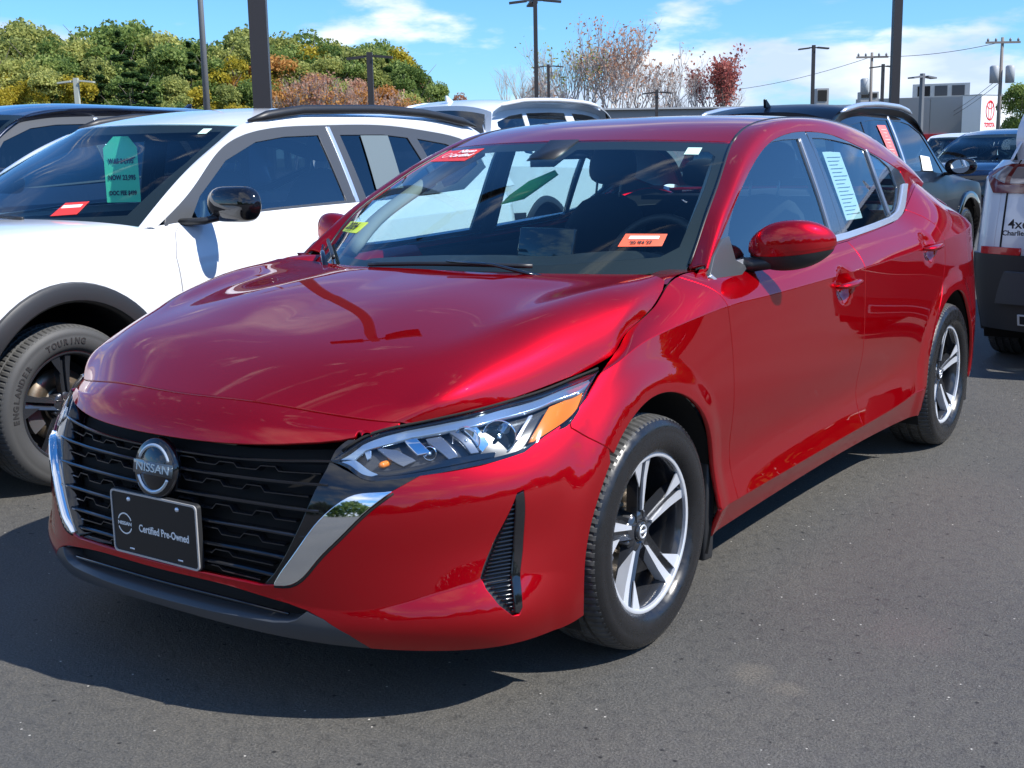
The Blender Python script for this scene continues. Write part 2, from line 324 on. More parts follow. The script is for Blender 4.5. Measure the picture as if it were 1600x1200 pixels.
class Surf:
    """tensor spline through a grid of points P[t][s]; rows in `crease` stay sharp; first column mirrored in x if sym"""
    def __init__(self, S, T, P, crease=(), sym=True, post=None, screase=()):
        S = np.asarray(S, float); T = np.asarray(T, float); P = np.asarray(P, float); self.sym = sym
        if sym:
            m = P[:, 1:4][:, ::-1].copy(); m[..., 0] *= -1
            ms = -S[1:4][::-1]; P = np.concatenate([m, P], 1); S = np.concatenate([ms, S])
            screase = [c+3 for c in screase]
        self.S, self.T, self.P, self.post = S, T, P, post
        R, L = _tan_matrix(S, screase); self.mr = np.einsum('ij,tjc->tic', R, P); self.ml = np.einsum('ij,tjc->tic', L, P)
        self.R, self.L = _tan_matrix(T, crease)
    def raw(self, s, t):
        s = np.atleast_1d(np.asarray(s, float)); t = np.atleast_1d(np.asarray(t, float)); s, t = np.broadcast_arrays(s, t)
        S, T, P = self.S, self.T, self.P
        i = np.clip(np.searchsorted(S, s, 'right')-1, 0, len(S)-2); h = S[i+1]-S[i]; u = (s-S[i])/h
        a = (2*u**3-3*u**2+1); b = (u**3-2*u**2+u)*h; c = (-2*u**3+3*u**2); d = (u**3-u**2)*h
        Q = P[:, i]*a[:, None]+self.mr[:, i]*b[:, None]+P[:, i+1]*c[:, None]+self.ml[:, i+1]*d[:, None]    # K x N x 3
        MR = np.einsum('ij,jnc->inc', self.R, Q); ML = np.einsum('ij,jnc->inc', self.L, Q)
        j = np.clip(np.searchsorted(T, t, 'right')-1, 0, len(T)-2); h = T[j+1]-T[j]; u = (t-T[j])/h
        a = (2*u**3-3*u**2+1); b = (u**3-2*u**2+u)*h; c = (-2*u**3+3*u**2); d = (u**3-u**2)*h
        n = np.arange(len(s))
        return Q[j, n]*a[:, None]+MR[j, n]*b[:, None]+Q[j+1, n]*c[:, None]+ML[j+1, n]*d[:, None]
    def ev(self, s, t):
        s = np.atleast_1d(np.asarray(s, float))
        if self.sym: X = self.raw(np.abs(s), t); X[:, 0] *= np.where(np.broadcast_to(s, len(X)) < 0, -1, 1)
        else: X = self.raw(s, t)
        return self.post(X) if self.post else X
    def nrm(self, s, t, e=1e-3):
        s = np.atleast_1d(np.asarray(s, float)); t = np.atleast_1d(np.asarray(t, float))
        a = self.ev(s+e, t)-self.ev(s-e, t); b = self.ev(s, t+e)-self.ev(s, t-e)
        n = np.cross(a, b); return n/np.maximum(np.linalg.norm(n, axis=1), 1e-12)[:, None]
HUBS = ((0.0, .316), (2.712, .316))
def flare(X):
    X = X.copy(); side = np.abs(X[:, 0]) > .7
    for hy, hz in HUBS:
        r = np.hypot(X[:, 1]-hy, X[:, 2]-hz); u = np.clip((.47-r)/.075, 0, 1); w = u*u*(3-2*u)
        X[:, 0] += np.where(side, np.sign(X[:, 0])*.011*w, 0)
    for hy, hz in ((1.375, .842), (2.345, .90)):
        d = ((X[:, 1]-hy)/.062)**2+((X[:, 2]-hz)/.05)**2
        X[:, 0] -= np.where(side, np.sign(X[:, 0])*.022*np.exp(-d*d), 0)
    return X
WS_ = [0, .30, .58, .85, 1.10, 1.48, 1.70, 1.90, 2.15, 2.40, 2.95, 3.55, 3.82, 4.17, 4.52, 4.85, 5.15, 5.55, 5.95]
WT_ = [0, .06, .12, .24, .38, .50, .68, .76, .82]
WP_ = [
 [(0,-.905,.228),(.3,-.888,.222),(.55,-.79,.198),(.785,-.61,.184),(.868,-.40,.188),(.872,0,.19),(.866,.22,.194),(.862,.45,.198),(.86,.68,.203),(.858,.95,.208),(.857,1.5,.214),(.86,2.1,.206),(.87,2.36,.20),(.885,2.71,.20),(.872,3.02,.215),(.815,3.32,.23),(.64,3.60,.25),(.35,3.70,.26),(0,3.73,.26)],
 [(0,-.915,.27),(.3,-.898,.265),(.565,-.808,.245),(.808,-.632,.262),(.882,-.395,.25),(.884,0,.24),(.88,.22,.24),(.878,.45,.242),(.875,.68,.244),(.874,.95,.248),(.873,1.5,.252),(.876,2.1,.25),(.885,2.36,.255),(.898,2.71,.26),(.885,3.02,.27),(.828,3.32,.28),(.66,3.61,.29),(.35,3.71,.3),(0,3.74,.3)],
 [(0,-.908,.328),(.3,-.888,.322),(.567,-.802,.295),(.782,-.618,.352),(.887,-.388,.33),(.893,0,.29),(.896,.22,.287),(.896,.45,.284),(.896,.68,.286),(.896,.95,.289),(.896,1.5,.295),(.896,2.1,.307),(.898,2.36,.325),(.902,2.71,.335),(.889,3.02,.34),(.838,3.32,.345),(.68,3.61,.35),(.35,3.72,.35),(0,3.75,.35)],
 [(0,-.905,.42),(.3,-.888,.42),(.56,-.80,.41),(.772,-.608,.435),(.893,-.368,.44),(.897,0,.42),(.882,.22,.415),(.873,.45,.41),(.868,.68,.41),(.866,.95,.41),(.866,1.5,.415),(.879,2.1,.43),(.897,2.36,.44),(.905,2.71,.45),(.892,3.02,.46),(.842,3.32,.47),(.69,3.61,.47),(.35,3.73,.47),(0,3.76,.47)],
 [(0,-.89,.57),(.3,-.868,.57),(.55,-.785,.565),(.765,-.602,.56),(.889,-.36,.57),(.898,0,.58),(.894,.22,.57),(.890,.45,.56),(.887,.68,.56),(.886,.95,.56),(.887,1.5,.56),(.893,2.1,.57),(.901,2.36,.58),(.904,2.71,.59),(.886,3.02,.59),(.838,3.32,.60),(.70,3.60,.60),(.35,3.73,.60),(0,3.76,.60)],
 [(0,-.873,.657),(.3,-.838,.662),(.52,-.745,.672),(.715,-.59,.655),(.862,-.35,.665),(.892,0,.70),(.894,.22,.70),(.895,.45,.70),(.895,.68,.70),(.895,.95,.70),(.895,1.5,.71),(.899,2.1,.72),(.902,2.36,.73),(.901,2.71,.74),(.878,3.02,.75),(.822,3.32,.76),(.71,3.58,.76),(.4,3.71,.76),(0,3.74,.76)],
 [(0,-.835,.715),(.3,-.80,.715),(.552,-.70,.688),(.725,-.505,.712),(.838,-.235,.765),(.863,0,.826),(.876,.22,.855),(.887,.45,.871),(.891,.68,.873),(.894,.95,.876),(.895,1.5,.883),(.896,2.1,.90),(.897,2.36,.91),(.887,2.71,.92),(.858,3.02,.93),(.800,3.33,.935),(.70,3.56,.93),(.4,3.67,.93),(0,3.70,.93)],
 [(0,-.817,.731),(.3,-.782,.728),(.575,-.671,.698),(.725,-.455,.723),(.818,-.178,.778),(.834,.015,.842),(.841,.20,.884),(.846,.42,.925),(.855,.66,.924),(.858,.95,.927),(.861,1.5,.937),(.852,2.1,.962),(.846,2.36,.980),(.820,2.71,1.035),(.775,3.02,1.03),(.742,3.33,.99),(.66,3.56,.965),(.4,3.66,.97),(0,3.69,.97)],
 [(0,-.80,.744),(.3,-.765,.738),(.594,-.645,.706),(.727,-.412,.733),(.801,-.135,.780),(.804,.03,.852),(.801,.18,.902),(.775,.34,.963),(.800,.62,.956),(.815,.95,.960),(.819,1.5,.976),(.795,2.1,1.006),(.772,2.36,1.040),(.712,2.71,1.138),(.662,3.02,1.115),(.675,3.33,1.024),(.60,3.55,.985),(.38,3.64,.985),(0,3.67,.985)],
]
W = Surf(WS_, WT_, WP_, crease=(2, 6), post=flare)
_e = W.ev(np.array([.58, .71, .82, .93, 1.06, 1.25, 1.60, 1.84]), np.full(8, .82)); _f = W.ev(np.array([0, .24, .43, .535, .56, .58]), np.full(6, .82))
HC_ = [  # rows from the nose to the cowl: centre, quarter, inner crease, shoulder crest
 [(0,-.80,.744),(.24,-.775,.741),(.435,-.722,.733),(.555,-.672,.722)],
 [(0,-.62,.827),(.26,-.612,.825),(.485,-.610,.796),(.590,-.598,.768)],
 [(0,-.45,.878),(.28,-.450,.875),(.520,-.478,.847),(.622,-.470,.825)],
 [(0,-.28,.916),(.29,-.290,.913),(.548,-.312,.885),(.658,-.322,.866)],
 [(0,-.12,.944),(.30,-.115,.942),(.575,-.135,.918),(.695,-.172,.904)],
 [(0,0,.960),(.30,.015,.958),(.598,.035,.942),(.718,-.015,.934)],
 [(0,.07,.969),(.295,.10,.967),(.638,.165,.957),(.728,.135,.954)],
 [(0,.11,.975),(.285,.155,.970),(.60,.285,.966),(.712,.295,.968)]]
for r, e in zip(HC_, _e): r.append(tuple(.5*np.array(r[3])+.5*np.array(e)+np.array([.017, -.004, .015])*(.4 if r is HC_[0] or r is HC_[-1] else 1)))
_T8 = [0,.16,.33,.50,.66,.78,.88,.95]; _S6 = [0,.25,.47,.60,.68,.77]
_P = np.array([list(r)+[tuple(e)] for r, e in zip(HC_, _e)]); _P[0] = _f
_H = Surf(_S6, _T8, _P, sym=True); _TT = np.interp(np.arange(0, 15)/2., np.arange(8), _T8)
_g = np.array([_H.ev(np.array(_S6), np.full(6, t)) for t in _TT]); _g[:, -1] = W.ev(np.interp(_TT, _T8, [.58, .71, .82, .93, 1.06, 1.25, 1.60, 1.84]), np.full(15, .82))
H = Surf(_S6, _TT, _g, sym=True)
# headlamp surface, left side: rows bottom / middle / top
LB_ = W.ev([.5235,.57,.622,.80,.905,.977,1.05,1.125,1.183], [.4456,.43,.4066,.428,.4455,.4605,.505,.58,.74])
LB_[8] = (.812, -.145, .762)
LT_ = np.array([LB_[0], W.ev([.600], [.513])[0], (0.6, -0.643, 0.701), (0.705, -0.516, 0.724), (0.74, -0.398, 0.734), (0.765, -0.316, 0.744), (0.785, -0.225, 0.758), (0.796, -0.164, 0.766), (0.8, -0.12, 0.771)])
_b = np.array([0,.4,.75,1,1,.95,.8,.5,.1])[:, None]*np.array([.45,-.75,.45])*.016
LS = Surf(np.array([0,.10,.25,.45,.62,.74,.86,.95,1.0])*.75, np.array([0,.3,.7,1.0])*.12, np.array([LB_, LB_*.7+LT_*.3+_b*.85, LB_*.3+LT_*.7+_b*.9, LT_]), sym=False)
# greenhouse side: height field x = g(y, z)
def gx(y, z):
    y = np.asarray(y, float); z = np.asarray(z, float); d = z-.97
    tap = np.clip(y-1.7, 0, 3); return .812-.35*d-.12*d*d - .045*tap**2 - .16*np.clip(y-2.6, 0, 1)**2 - .03*np.clip(.9-y, 0, 1)**2
class GSurf:
    def ev(self, s, t): s, t = np.broadcast_arrays(np.atleast_1d(np.asarray(s,float)), np.atleast_1d(np.asarray(t,float))); return np.stack([gx(s, t), s, t], -1)
    def nrm(self, s, t, e=1e-3):
        n = np.stack([np.ones(len(np.atleast_1d(s))), -(gx(np.asarray(s)+e, t)-gx(np.asarray(s)-e, t))/(2*e), -(gx(s, np.asarray(t)+e)-gx(s, np.asarray(t)-e))/(2*e)], -1)
        return n/np.linalg.norm(n, axis=1)[:, None]
G = GSurf()
class Curve3:
    def __init__(self, P):
        P = np.asarray(P, float); self.k = np.concatenate([[0], np.cumsum(np.linalg.norm(np.diff(P, axis=0), axis=1))]); self.P = P
        self.R, self.L = _tan_matrix(self.k); self.m = self.R@P; self.m[-1] = (self.L@P)[-1]; self.len = self.k[-1]
    def ev(self, u):
        u = np.atleast_1d(np.asarray(u, float)); k = self.k; i = np.clip(np.searchsorted(k, u, 'right')-1, 0, len(k)-2); h = k[i+1]-k[i]; w = ((u-k[i])/h)[:, None]; h = h[:, None]
        return self.P[i]*(2*w**3-3*w**2+1)+self.m[i]*(w**3-2*w**2+w)*h+self.P[i+1]*(-2*w**3+3*w**2)+self.m[i+1]*(w**3-w**2)*h
# roof ditch / windscreen edge, left side
E2P = [(.735,.50,.965),(.728,.56,1.02),(.714,.65,1.10),(.676,.81,1.195),(.63,.97,1.28),(.592,1.10,1.335),(.57,1.23,1.378),(.56,1.40,1.408),(.555,1.7,1.424),(.552,2.05,1.420),(.55,2.4,1.385),(.555,2.70,1.32),(.585,2.92,1.235),(.625,3.07,1.14)]
E1Y = [.48,.5258,.6145,.7247,.8471,.9735,1.073,1.1751,1.2826,1.3817,1.4777,1.5712,1.7243,1.848,2.0016,2.1651,2.3047,2.4551,2.5753,2.6604,2.7969,2.95]
E1Z = [.965,.9958,1.0455,1.1059,1.173,1.2357,1.2793,1.3162,1.3437,1.3591,1.3683,1.372,1.3691,1.3598,1.3354,1.3045,1.275,1.2413,1.2122,1.1913,1.1571,1.117]
# ================================================================ ground
asp = pbr('asphalt', (.05, .05, .05), .8)
STAINS = [(1.19, -.03, .09, 1.2, (.24, .205, .15), .42), (1.30, -.06, .06, 1.0, (.24, .205, .15), .35), (1.45, .45, .18, 1, (.13, .105, .095), .5), (2.3, .6, .35, .6, (.06, .06, .062), .5), (1.9, 2.2, .5, .5, (.07, .07, .07), .45), (-.2, -1.6, .5, .7, (.07, .07, .072), .4), (1.6, -.55, .3, .6, (.16, .15, .14), .4), (2.6, 3.6, .8, .5, (.15, .145, .135), .5), (1.5, 5.2, .5, .4, (.06, .06, .06), .6)]
def asphalt(m):
    n = m.node_tree.nodes; l = m.node_tree.links
    fine = nz(m, 150, 4, rough=.75); mid = nz(m, 28, 5, rough=.65); big = nz(m, .55, 6, rough=.6)
    c0 = ramp(m, fine, [(.28, (.030, .029, .027)), (.42, (.070, .068, .063)), (.54, (.100, .097, .090)), (.66, (.148, .143, .132)), (.78, (.22, .212, .195))])
    t = n.new('ShaderNodeTexCoord'); v = n.new('ShaderNodeTexVoronoi'); v.inputs['Scale'].default_value = 26; v.inputs['Randomness'].default_value = 1; l.new(t.outputs['Object'], v.inputs['Vector'])
    v2 = n.new('ShaderNodeTexVoronoi'); v2.inputs['Scale'].default_value = 21; l.new(t.outputs['Object'], v2.inputs['Vector'])
    def speck(vv, r0, r1):
        q = n.new('ShaderNodeMapRange'); q.inputs[1].default_value = r0; q.inputs[2].default_value = r1; q.inputs[3].default_value = 1; q.inputs[4].default_value = 0; l.new(vv.outputs['Distance'], q.inputs[0])
        g = n.new('ShaderNodeSeparateColor'); l.new(vv.outputs['Color'], g.inputs[0]); k = n.new('ShaderNodeMath'); k.operation = 'GREATER_THAN'; k.inputs[1].default_value = .72; l.new(g.outputs[0], k.inputs[0]); mm = n.new('ShaderNodeMath'); mm.operation = 'MULTIPLY'; l.new(q.outputs[0], mm.inputs[0]); l.new(k.outputs[0], mm.inputs[1]); return mm.outputs[0]
    s1 = n.new('ShaderNodeMixRGB'); s1.inputs[2].default_value = (.62, .60, .56, 1); l.new(speck(v, .05, .09), s1.inputs[0]); l.new(c0, s1.inputs[1])
    s2 = n.new('ShaderNodeMixRGB'); s2.inputs[2].default_value = (.012, .012, .012, 1); l.new(speck(v2, .08, .16), s2.inputs[0]); l.new(s1.outputs[0], s2.inputs[1]); c1 = s2.outputs[0]
    mx = n.new('ShaderNodeMixRGB'); mx.blend_type = 'MULTIPLY'; mx.inputs[0].default_value = 1; l.new(c1, mx.inputs[1])
    c2 = ramp(m, mid, [(.28, (.55, .55, .56)), (.45, (.92, .92, .91)), (.72, (1.12, 1.1, 1.06))]); l.new(c2, mx.inputs[2])
    m2 = n.new('ShaderNodeMixRGB'); m2.blend_type = 'MULTIPLY'; m2.inputs[0].default_value = 1; l.new(mx.outputs[0], m2.inputs[1])
    c3 = ramp(m, big, [(.32, (.80, .80, .81)), (.5, (1., .99, .97)), (.72, (1.22, 1.17, 1.09))]); l.new(c3, m2.inputs[2]); cur = m2.outputs[0]
    wob = nz(m, 9, 5, rough=.7)
    for (cx, cy, r, sx_, col, am) in STAINS:
        q = n.new('ShaderNodeMapping'); q.inputs['Location'].default_value = (-cx*sx_, -cy, 0); q.inputs['Scale'].default_value = (sx_, 1, 0); l.new(t.outputs['Object'], q.inputs[0])
        ln = n.new('ShaderNodeVectorMath'); ln.operation = 'LENGTH'; l.new(q.outputs[0], ln.inputs[0])
        ad = n.new('ShaderNodeMath'); ad.operation = 'MULTIPLY_ADD'; ad.inputs[1].default_value = r*1.6; l.new(wob, ad.inputs[0]); l.new(ln.outputs[1], ad.inputs[2])
        mr_ = n.new('ShaderNodeMapRange'); mr_.interpolation_type = 'SMOOTHSTEP'; mr_.inputs[1].default_value = r*.9; mr_.inputs[2].default_value = r*1.9; mr_.inputs[3].default_value = am; mr_.inputs[4].default_value = 0; l.new(ad.outputs[0], mr_.inputs[0])
        mm = n.new('ShaderNodeMixRGB'); mm.inputs[2].default_value = (*col, 1); gq = n.new('ShaderNodeMapRange'); gq.inputs[1].default_value = .42; gq.inputs[2].default_value = .58; gq.inputs[3].default_value = .25; gq.inputs[4].default_value = 1; l.new(fine, gq.inputs[0]); gm_ = n.new('ShaderNodeMath'); gm_.operation = 'MULTIPLY'; l.new(gq.outputs[0], gm_.inputs[0]); l.new(mr_.outputs[0], gm_.inputs[1]); l.new(gm_.outputs[0], mm.inputs[0]); l.new(cur, mm.inputs[1]); cur = mm.outputs[0]
    lk(m, cur, 'Base Color')
    add = n.new('ShaderNodeMath'); add.operation = 'ADD'; l.new(fine, add.inputs[0]); l.new(mid, add.inputs[1]); bump(m, add.outputs[0], .8, .008)
    lk(m, ramp(m, mid, [(.3, (.6, .6, .6)), (.7, (.85, .85, .85))]), 'Roughness')
asphalt(asp)
mb = MB(); mb.add([(-90, -60, 0), (110, -60, 0), (110, 95, 0), (-90, 95, 0)], [(0, 1, 2, 3)]); lot = mb.build('asphalt_lot', asp, smooth=False); lot['kind'] = 'structure'
gm = pbr('grass_ground', (.06, .085, .025), .95); lk(gm, ramp(gm, nz(gm, .3, 8), [(.35, (.045, .06, .02)), (.65, (.11, .115, .05))]), 'Base Color')
mb = MB(); mb.add([(-1500, -1500, -.03), (1500, -1500, -.03), (1500, 1500, -.03), (-1500, 1500, -.03)], [(0, 1, 2, 3)]); gr_ = mb.build('grass_ground', gm, smooth=False); gr_['kind'] = 'structure'
# a pale stain on the asphalt, part of the surface
# ================================================================ the red saloon
car = empty('parked_car'); tag(car, 'glossy dark red saloon with black grille and a black plate, in front', 'car')
LN = (.12, .68)
nose = [(0, .496), (.10, .496), (.19, .496), (.38, .496), (.486, .499), (.545, .507), (.585, .522), (.580, .57), (.577, .62), (.575, .68), (.574, .74), (.574, .82)]
panel('nose_panel', W, sym([p for p in nose]+[(.3, .82), (0, .82)]), M['red'], car, gap=.0028)
arcF = [(math.cos(a)*.374+.012, .316+math.sin(a)*.374) for a in np.linspace(R(-22), R(202), 60)]   # rear bottom -> top -> front bottom
AF = [p for p in inv_yz(W, arcF, 1.0, 2.1, 0, .6)]
arcR = [(2.712+.0+math.cos(a)*.374, .316+math.sin(a)*.374) for a in np.linspace(R(-22), R(202), 60)]
AR = inv_yz(W, arcR, 3.6, 4.75, 0, .65)
bf = [(1.092, .532), (1.0975, .503), (1.1433, .458), (1.201, .409)]
iF = min(range(len(AF)), key=lambda i: (AF[i][0]-1.201)**2+(AF[i][1]-.409)**2)
lampbot = [(1.0337, .499), (.977, .4605), (.8765, .4393), (.80, .428), (.737, .420)]
glow = [(.6703, .3868), (.6092, .338), (.5446, .2834), (.5002, .2431), (.4445, .1812), (.4154, .1666), (.3758, .158), (.3344, .1454), (.2327, .1388), (.13, .1388)]
slot = [(0, .117), (.2163, .1158), (.3333, .1146), (.4122, .1150), (.4604, .1088)]
lipe = [(.5032, .0916), (.5634, .0475), (.6077, .0)]
half = slot+lipe+[(.85, 0), (1.08, 0)]+[AF[i] for i in range(len(AF)-1, iF, -1) if AF[i][1] > .002]+bf[::-1]+lampbot+glow+[(0, .1392)]
vent = [(.9347, .358), (.9485, .362), (.9488, .3055), (.9488, .1946), (.939, .0724), (.9311, .0629), (.9136, .063), (.881, .0833), (.8577, .108), (.8489, .1295), (.858, .1661), (.8857, .2493)]
panel('front_bumper', W, sym(half), M['red'], car, holes=[vent, [(-x, y) for x, y in vent][::-1]], lines=(.12,), step=.019)
iB = next(i for i in range(len(AF)) if AF[i][1] > .118)
fdoor = [(1.975, .118), (1.962, .24), (1.945, .38), (1.925, .52), (1.905, .66), (1.897, .74), (1.900, .818)]
fend = bf+[AF[i] for i in range(iF, iB-1, -1)]+[(AF[iB][0]+.003, .118)]+fdoor+[(1.80, .82), (1.70, .82), (1.6, .82), (1.48, .82), (1.35, .82), (1.25, .82), (1.215, .812), (1.17, .74), (1.150, .675), (1.131, .594)]
for mr in (False, True): panel('front_fender', W, fend, M['red'], car, gap=.0032, lines=(.68,), mirror=mr)
d1d2 = [(3.045, .818), (3.036, .75), (3.034, .66), (3.040, .52), (3.052, .38), (3.060, .118)]
iR0 = next(i for i in range(len(AR)) if AR[i][1] > .118)
dq = [(3.872, .818), (3.9415, .778), (4.00, .739), (4.028, .66), (4.022, .57), (3.985, .49), (3.925, .425), (3.862, .34), (3.822, .24), (3.80, .118)]
sill0 = [(1.90, .118), (2.4, .118), (3.0, .118), (3.5, .118), (3.795, .118)]
for mr in (False, True):
    panel('front_door', W, fdoor[::-1]+[(2.3, .118), (2.7, .118)]+d1d2[::-1]+[(2.6, .82), (2.3, .82)], M['red'], car, lines=(.68,), mirror=mr, gap=.0032)
    panel('rear_door', W, d1d2+[(3.4, .118)]+dq[::-1]+[(3.5, .82), (3.2, .82)], M['red'], car, lines=(.68,), mirror=mr, gap=.0032)
    lo = [AF[i] for i in range(0, iB+1)][::-1]
    rs = [(AR[i][0], AR[i][1]) for i in range(len(AR)) if AR[i][1] < .118 and AR[i][0] < 4.1][::-1]
    panel('rocker_panel', W, [(AF[iB][0]+.003, .118), (2.4, .118), (3.0, .118), (3.5, .118), (3.795, .118), (3.80, .0), (3.0, 0), (2.4, 0), (1.85, 0)]+[], M['red'], car, mirror=mr, lines=(.06,))
    A = [p for p in AR if p[1] > .01]
    q = dq+[(3.80, .0), (min(p[0] for p in A)-.01, .0)]+A[::-1]+[(4.70, .0), (4.93, 0), (4.95, .3), (4.93, .56), (4.83, .60), (4.86, .72), (4.93, .80), (4.93, .82), (4.5, .82), (4.17, .82)]
    panel('quarter_panel', W, q, M['red'], car, lines=(.68,), mirror=mr)
    panel('tail_lamp', W, [(4.845, .61), (4.945, .57), (5.30, .57), (5.45, .60), (5.45, .68), (5.2, .74), (4.94, .79), (4.87, .715)], pbr('tail_lens', (.25, .004, .006), .08, 0, 1), car, mirror=mr)
panel('rear_bumper', W, [(4.96, 0), (4.96, .3), (4.95, .555), (5.46, .56), (5.95, .56), (5.95, 0)], M['red'], car, mirror=False, step=.05)
panel('rear_bumper', W, [(4.96, 0), (4.96, .3), (4.95, .555), (5.46, .56), (5.95, .56), (5.95, 0)], M['red'], car, mirror=True, step=.05)
for mr in (False, True): panel('boot_panel', W, [(5.47, .57), (5.95, .57), (5.95, .82), (4.95, .82), (4.955, .80), (5.2, .755), (5.47, .69)], M['red'], car, mirror=mr, step=.05)
# boot lid top
Xd = [[(0, 2.98, 1.135), (.3, 2.97, 1.132), (.60, 2.92, 1.125)], [(0, 3.2, 1.11), (.33, 3.19, 1.107), (.655, 3.14, 1.085)], [(0, 3.45, 1.075), (.33, 3.44, 1.07), (.675, 3.38, 1.022)], [(0, 3.69, 1.03), (.33, 3.68, 1.02), (.63, 3.58, .99)]]
D_ = Surf([0, .33, .66], [0, .25, .5, .75], np.array(Xd)); panel('boot_lid', D_, sym([(0, 0), (.66, 0), (.66, .75), (0, .75)]), M['red'], car, step=.05)
# bonnet
hood_out = [(0, .005), (.25, .005), (.44, .005), (.58, .005), (.70, .004), (.77, .002), (.77, .22), (.77, .44), (.77, .62), (.77, .80), (.768, .90), (.758, .935), (.735, .95), (.58, .95), (.3, .95), (0, .95)]
panel('bonnet', H, sym(hood_out), M['red'], car, step=.022, gap=.0022, thick=.02)
V, F = gridmesh(W, -.57, .57, .70, .82, 40, 6, .016); obj('bonnet_seal', mesh('bonnet_seal', V, F), M['dark'], car)
# dark shell behind the panel gaps
V, F = gridmesh(W, .76, 5.95, 0, .82, 200, 40, .017, keep=lambda s, t, X: (s > 1.22 or t < .40) and all(math.hypot(X[1]-a, X[2]-b) > .385 for a, b in HUBS), both=True)
obj('inner_shell', mesh('inner_shell', V, F), M['dark'], car)
V, F = gridmesh(H, -.76, .76, .01, .94, 40, 30, .02); obj('engine_bay_cover', mesh('bay', V, F), M['dark'], car)
mb = MB(); mb.box((0, 1.5, .20), (1.5, 4.0, .04)); mb.box((0, -.55, .42), (.9, .3, .4)); mb.box((0, .45, .62), (1.45, .05, .66)); mb.build('underbody', M['dark'], car)
for sx in (1, -1):
    ss = np.linspace(1.83, 2.45, 16); A = W.ev(ss, ss*0+.82); B = A+np.array([-.085, .02, .0]); C_ = A+np.array([-.11, .03, -.04]); mb = MB(); V = []
    for a, b, c_ in zip(A, B, C_): V += [(a[0]*sx, a[1], a[2]-.001), (b[0]*sx, b[1], b[2]), (c_[0]*sx, c_[1], c_[2])]
    mb.add(V, [(i*3+b, i*3+b+1, (i+1)*3+b+1, (i+1)*3+b) for i in range(15) for b in range(2)]); mb.build('fender_corner', M['red'], car)
# wheel wells
for sx in (1, -1):
    for hy in (.012, 2.712):
        mb = MB(); mb.lathe([(-.32, .0), (-.32, .384), (.0, .384)], 48, a0=R(-25), a1=R(205))
        o = mb.build('wheel_arch_liner', M['dark'], car, loc=(sx*.876, hy, .316)); o.scale = (sx, 1, 1)
    for hy, z1 in ((.385, .42), (3.10, .42)):
        mb = MB(); mb.prism([(-.03, .13), (.03, .125), (.040, .36), (.02, .42), (-.005, .42)], lambda a, b: (.79, hy+a, b), lambda a, b: (.868, hy+a, b)); o = mb.build('mud_flap', M['blackp'], car); o.scale = (sx, 1, 1); bevel(o, .008)
# vents at the bumper corners
for mr in (False, True):
    p = panel('corner_vent', W, vent, M['blackp'], car, depth=.014, gap=-.001, mirror=mr, thick=.004)
    sx = -1 if mr else 1; mb = MB()
    for t in list(np.arange(.070, .118, .0062))+list(np.arange(.120, .345, .0122)):
        t = float(t); xl = .935-(.935-.852)*min(1, (t-.05)/.07) if t < .12 else .850+(.925-.850)*(t-.12)/.235
        ss = np.linspace(xl+.004, .936, 6); X = W.ev(ss, ss*0+t)-W.nrm(ss, ss*0+t)*.009
        mb.tube([(x*sx, y, z) for x, y, z in X], .0034, 6)
    mb.build('vent_rib', M['gloss'], p)
    panel('vent_blade', W, [(.930, .352), (.9478, .358), (.9478, .30), (.9478, .194), (.939, .074), (.930, .066), (.921, .068), (.929, .2), (.929, .3)], M['gloss'], p, depth=-.001, gap=.0, mirror=mr, thick=.015)
# lower lip
lip = [(0, .0345), (.0313, .0346), (.191, .0388), (.3752, .0526), (.4183, .0642), (.4375, .076), (.4609, .1054)]+[(.5032, .0916), (.5634, .0475), (.6077, .0), (.3, 0), (0, 0)]
panel('lower_lip', W, sym(lip), M['greyp'], car, gap=.0015, thick=.05)
sl = [(0, .03), (.19, .035), (.375, .048), (.43, .07), (.468, .108), (.41, .12), (.22, .12), (0, .12)]
panel('lower_intake', W, sym(sl), M['dark'], car, depth=.05, gap=0)
mb = MB(); ss = np.linspace(-.41, .41, 50); X = W.ev(ss, ss*0+.082)-W.nrm(ss, ss*0+.082)*.018; mb.tube(X, .004, 6)
mb.build('intake_fin', M['gloss'], car)
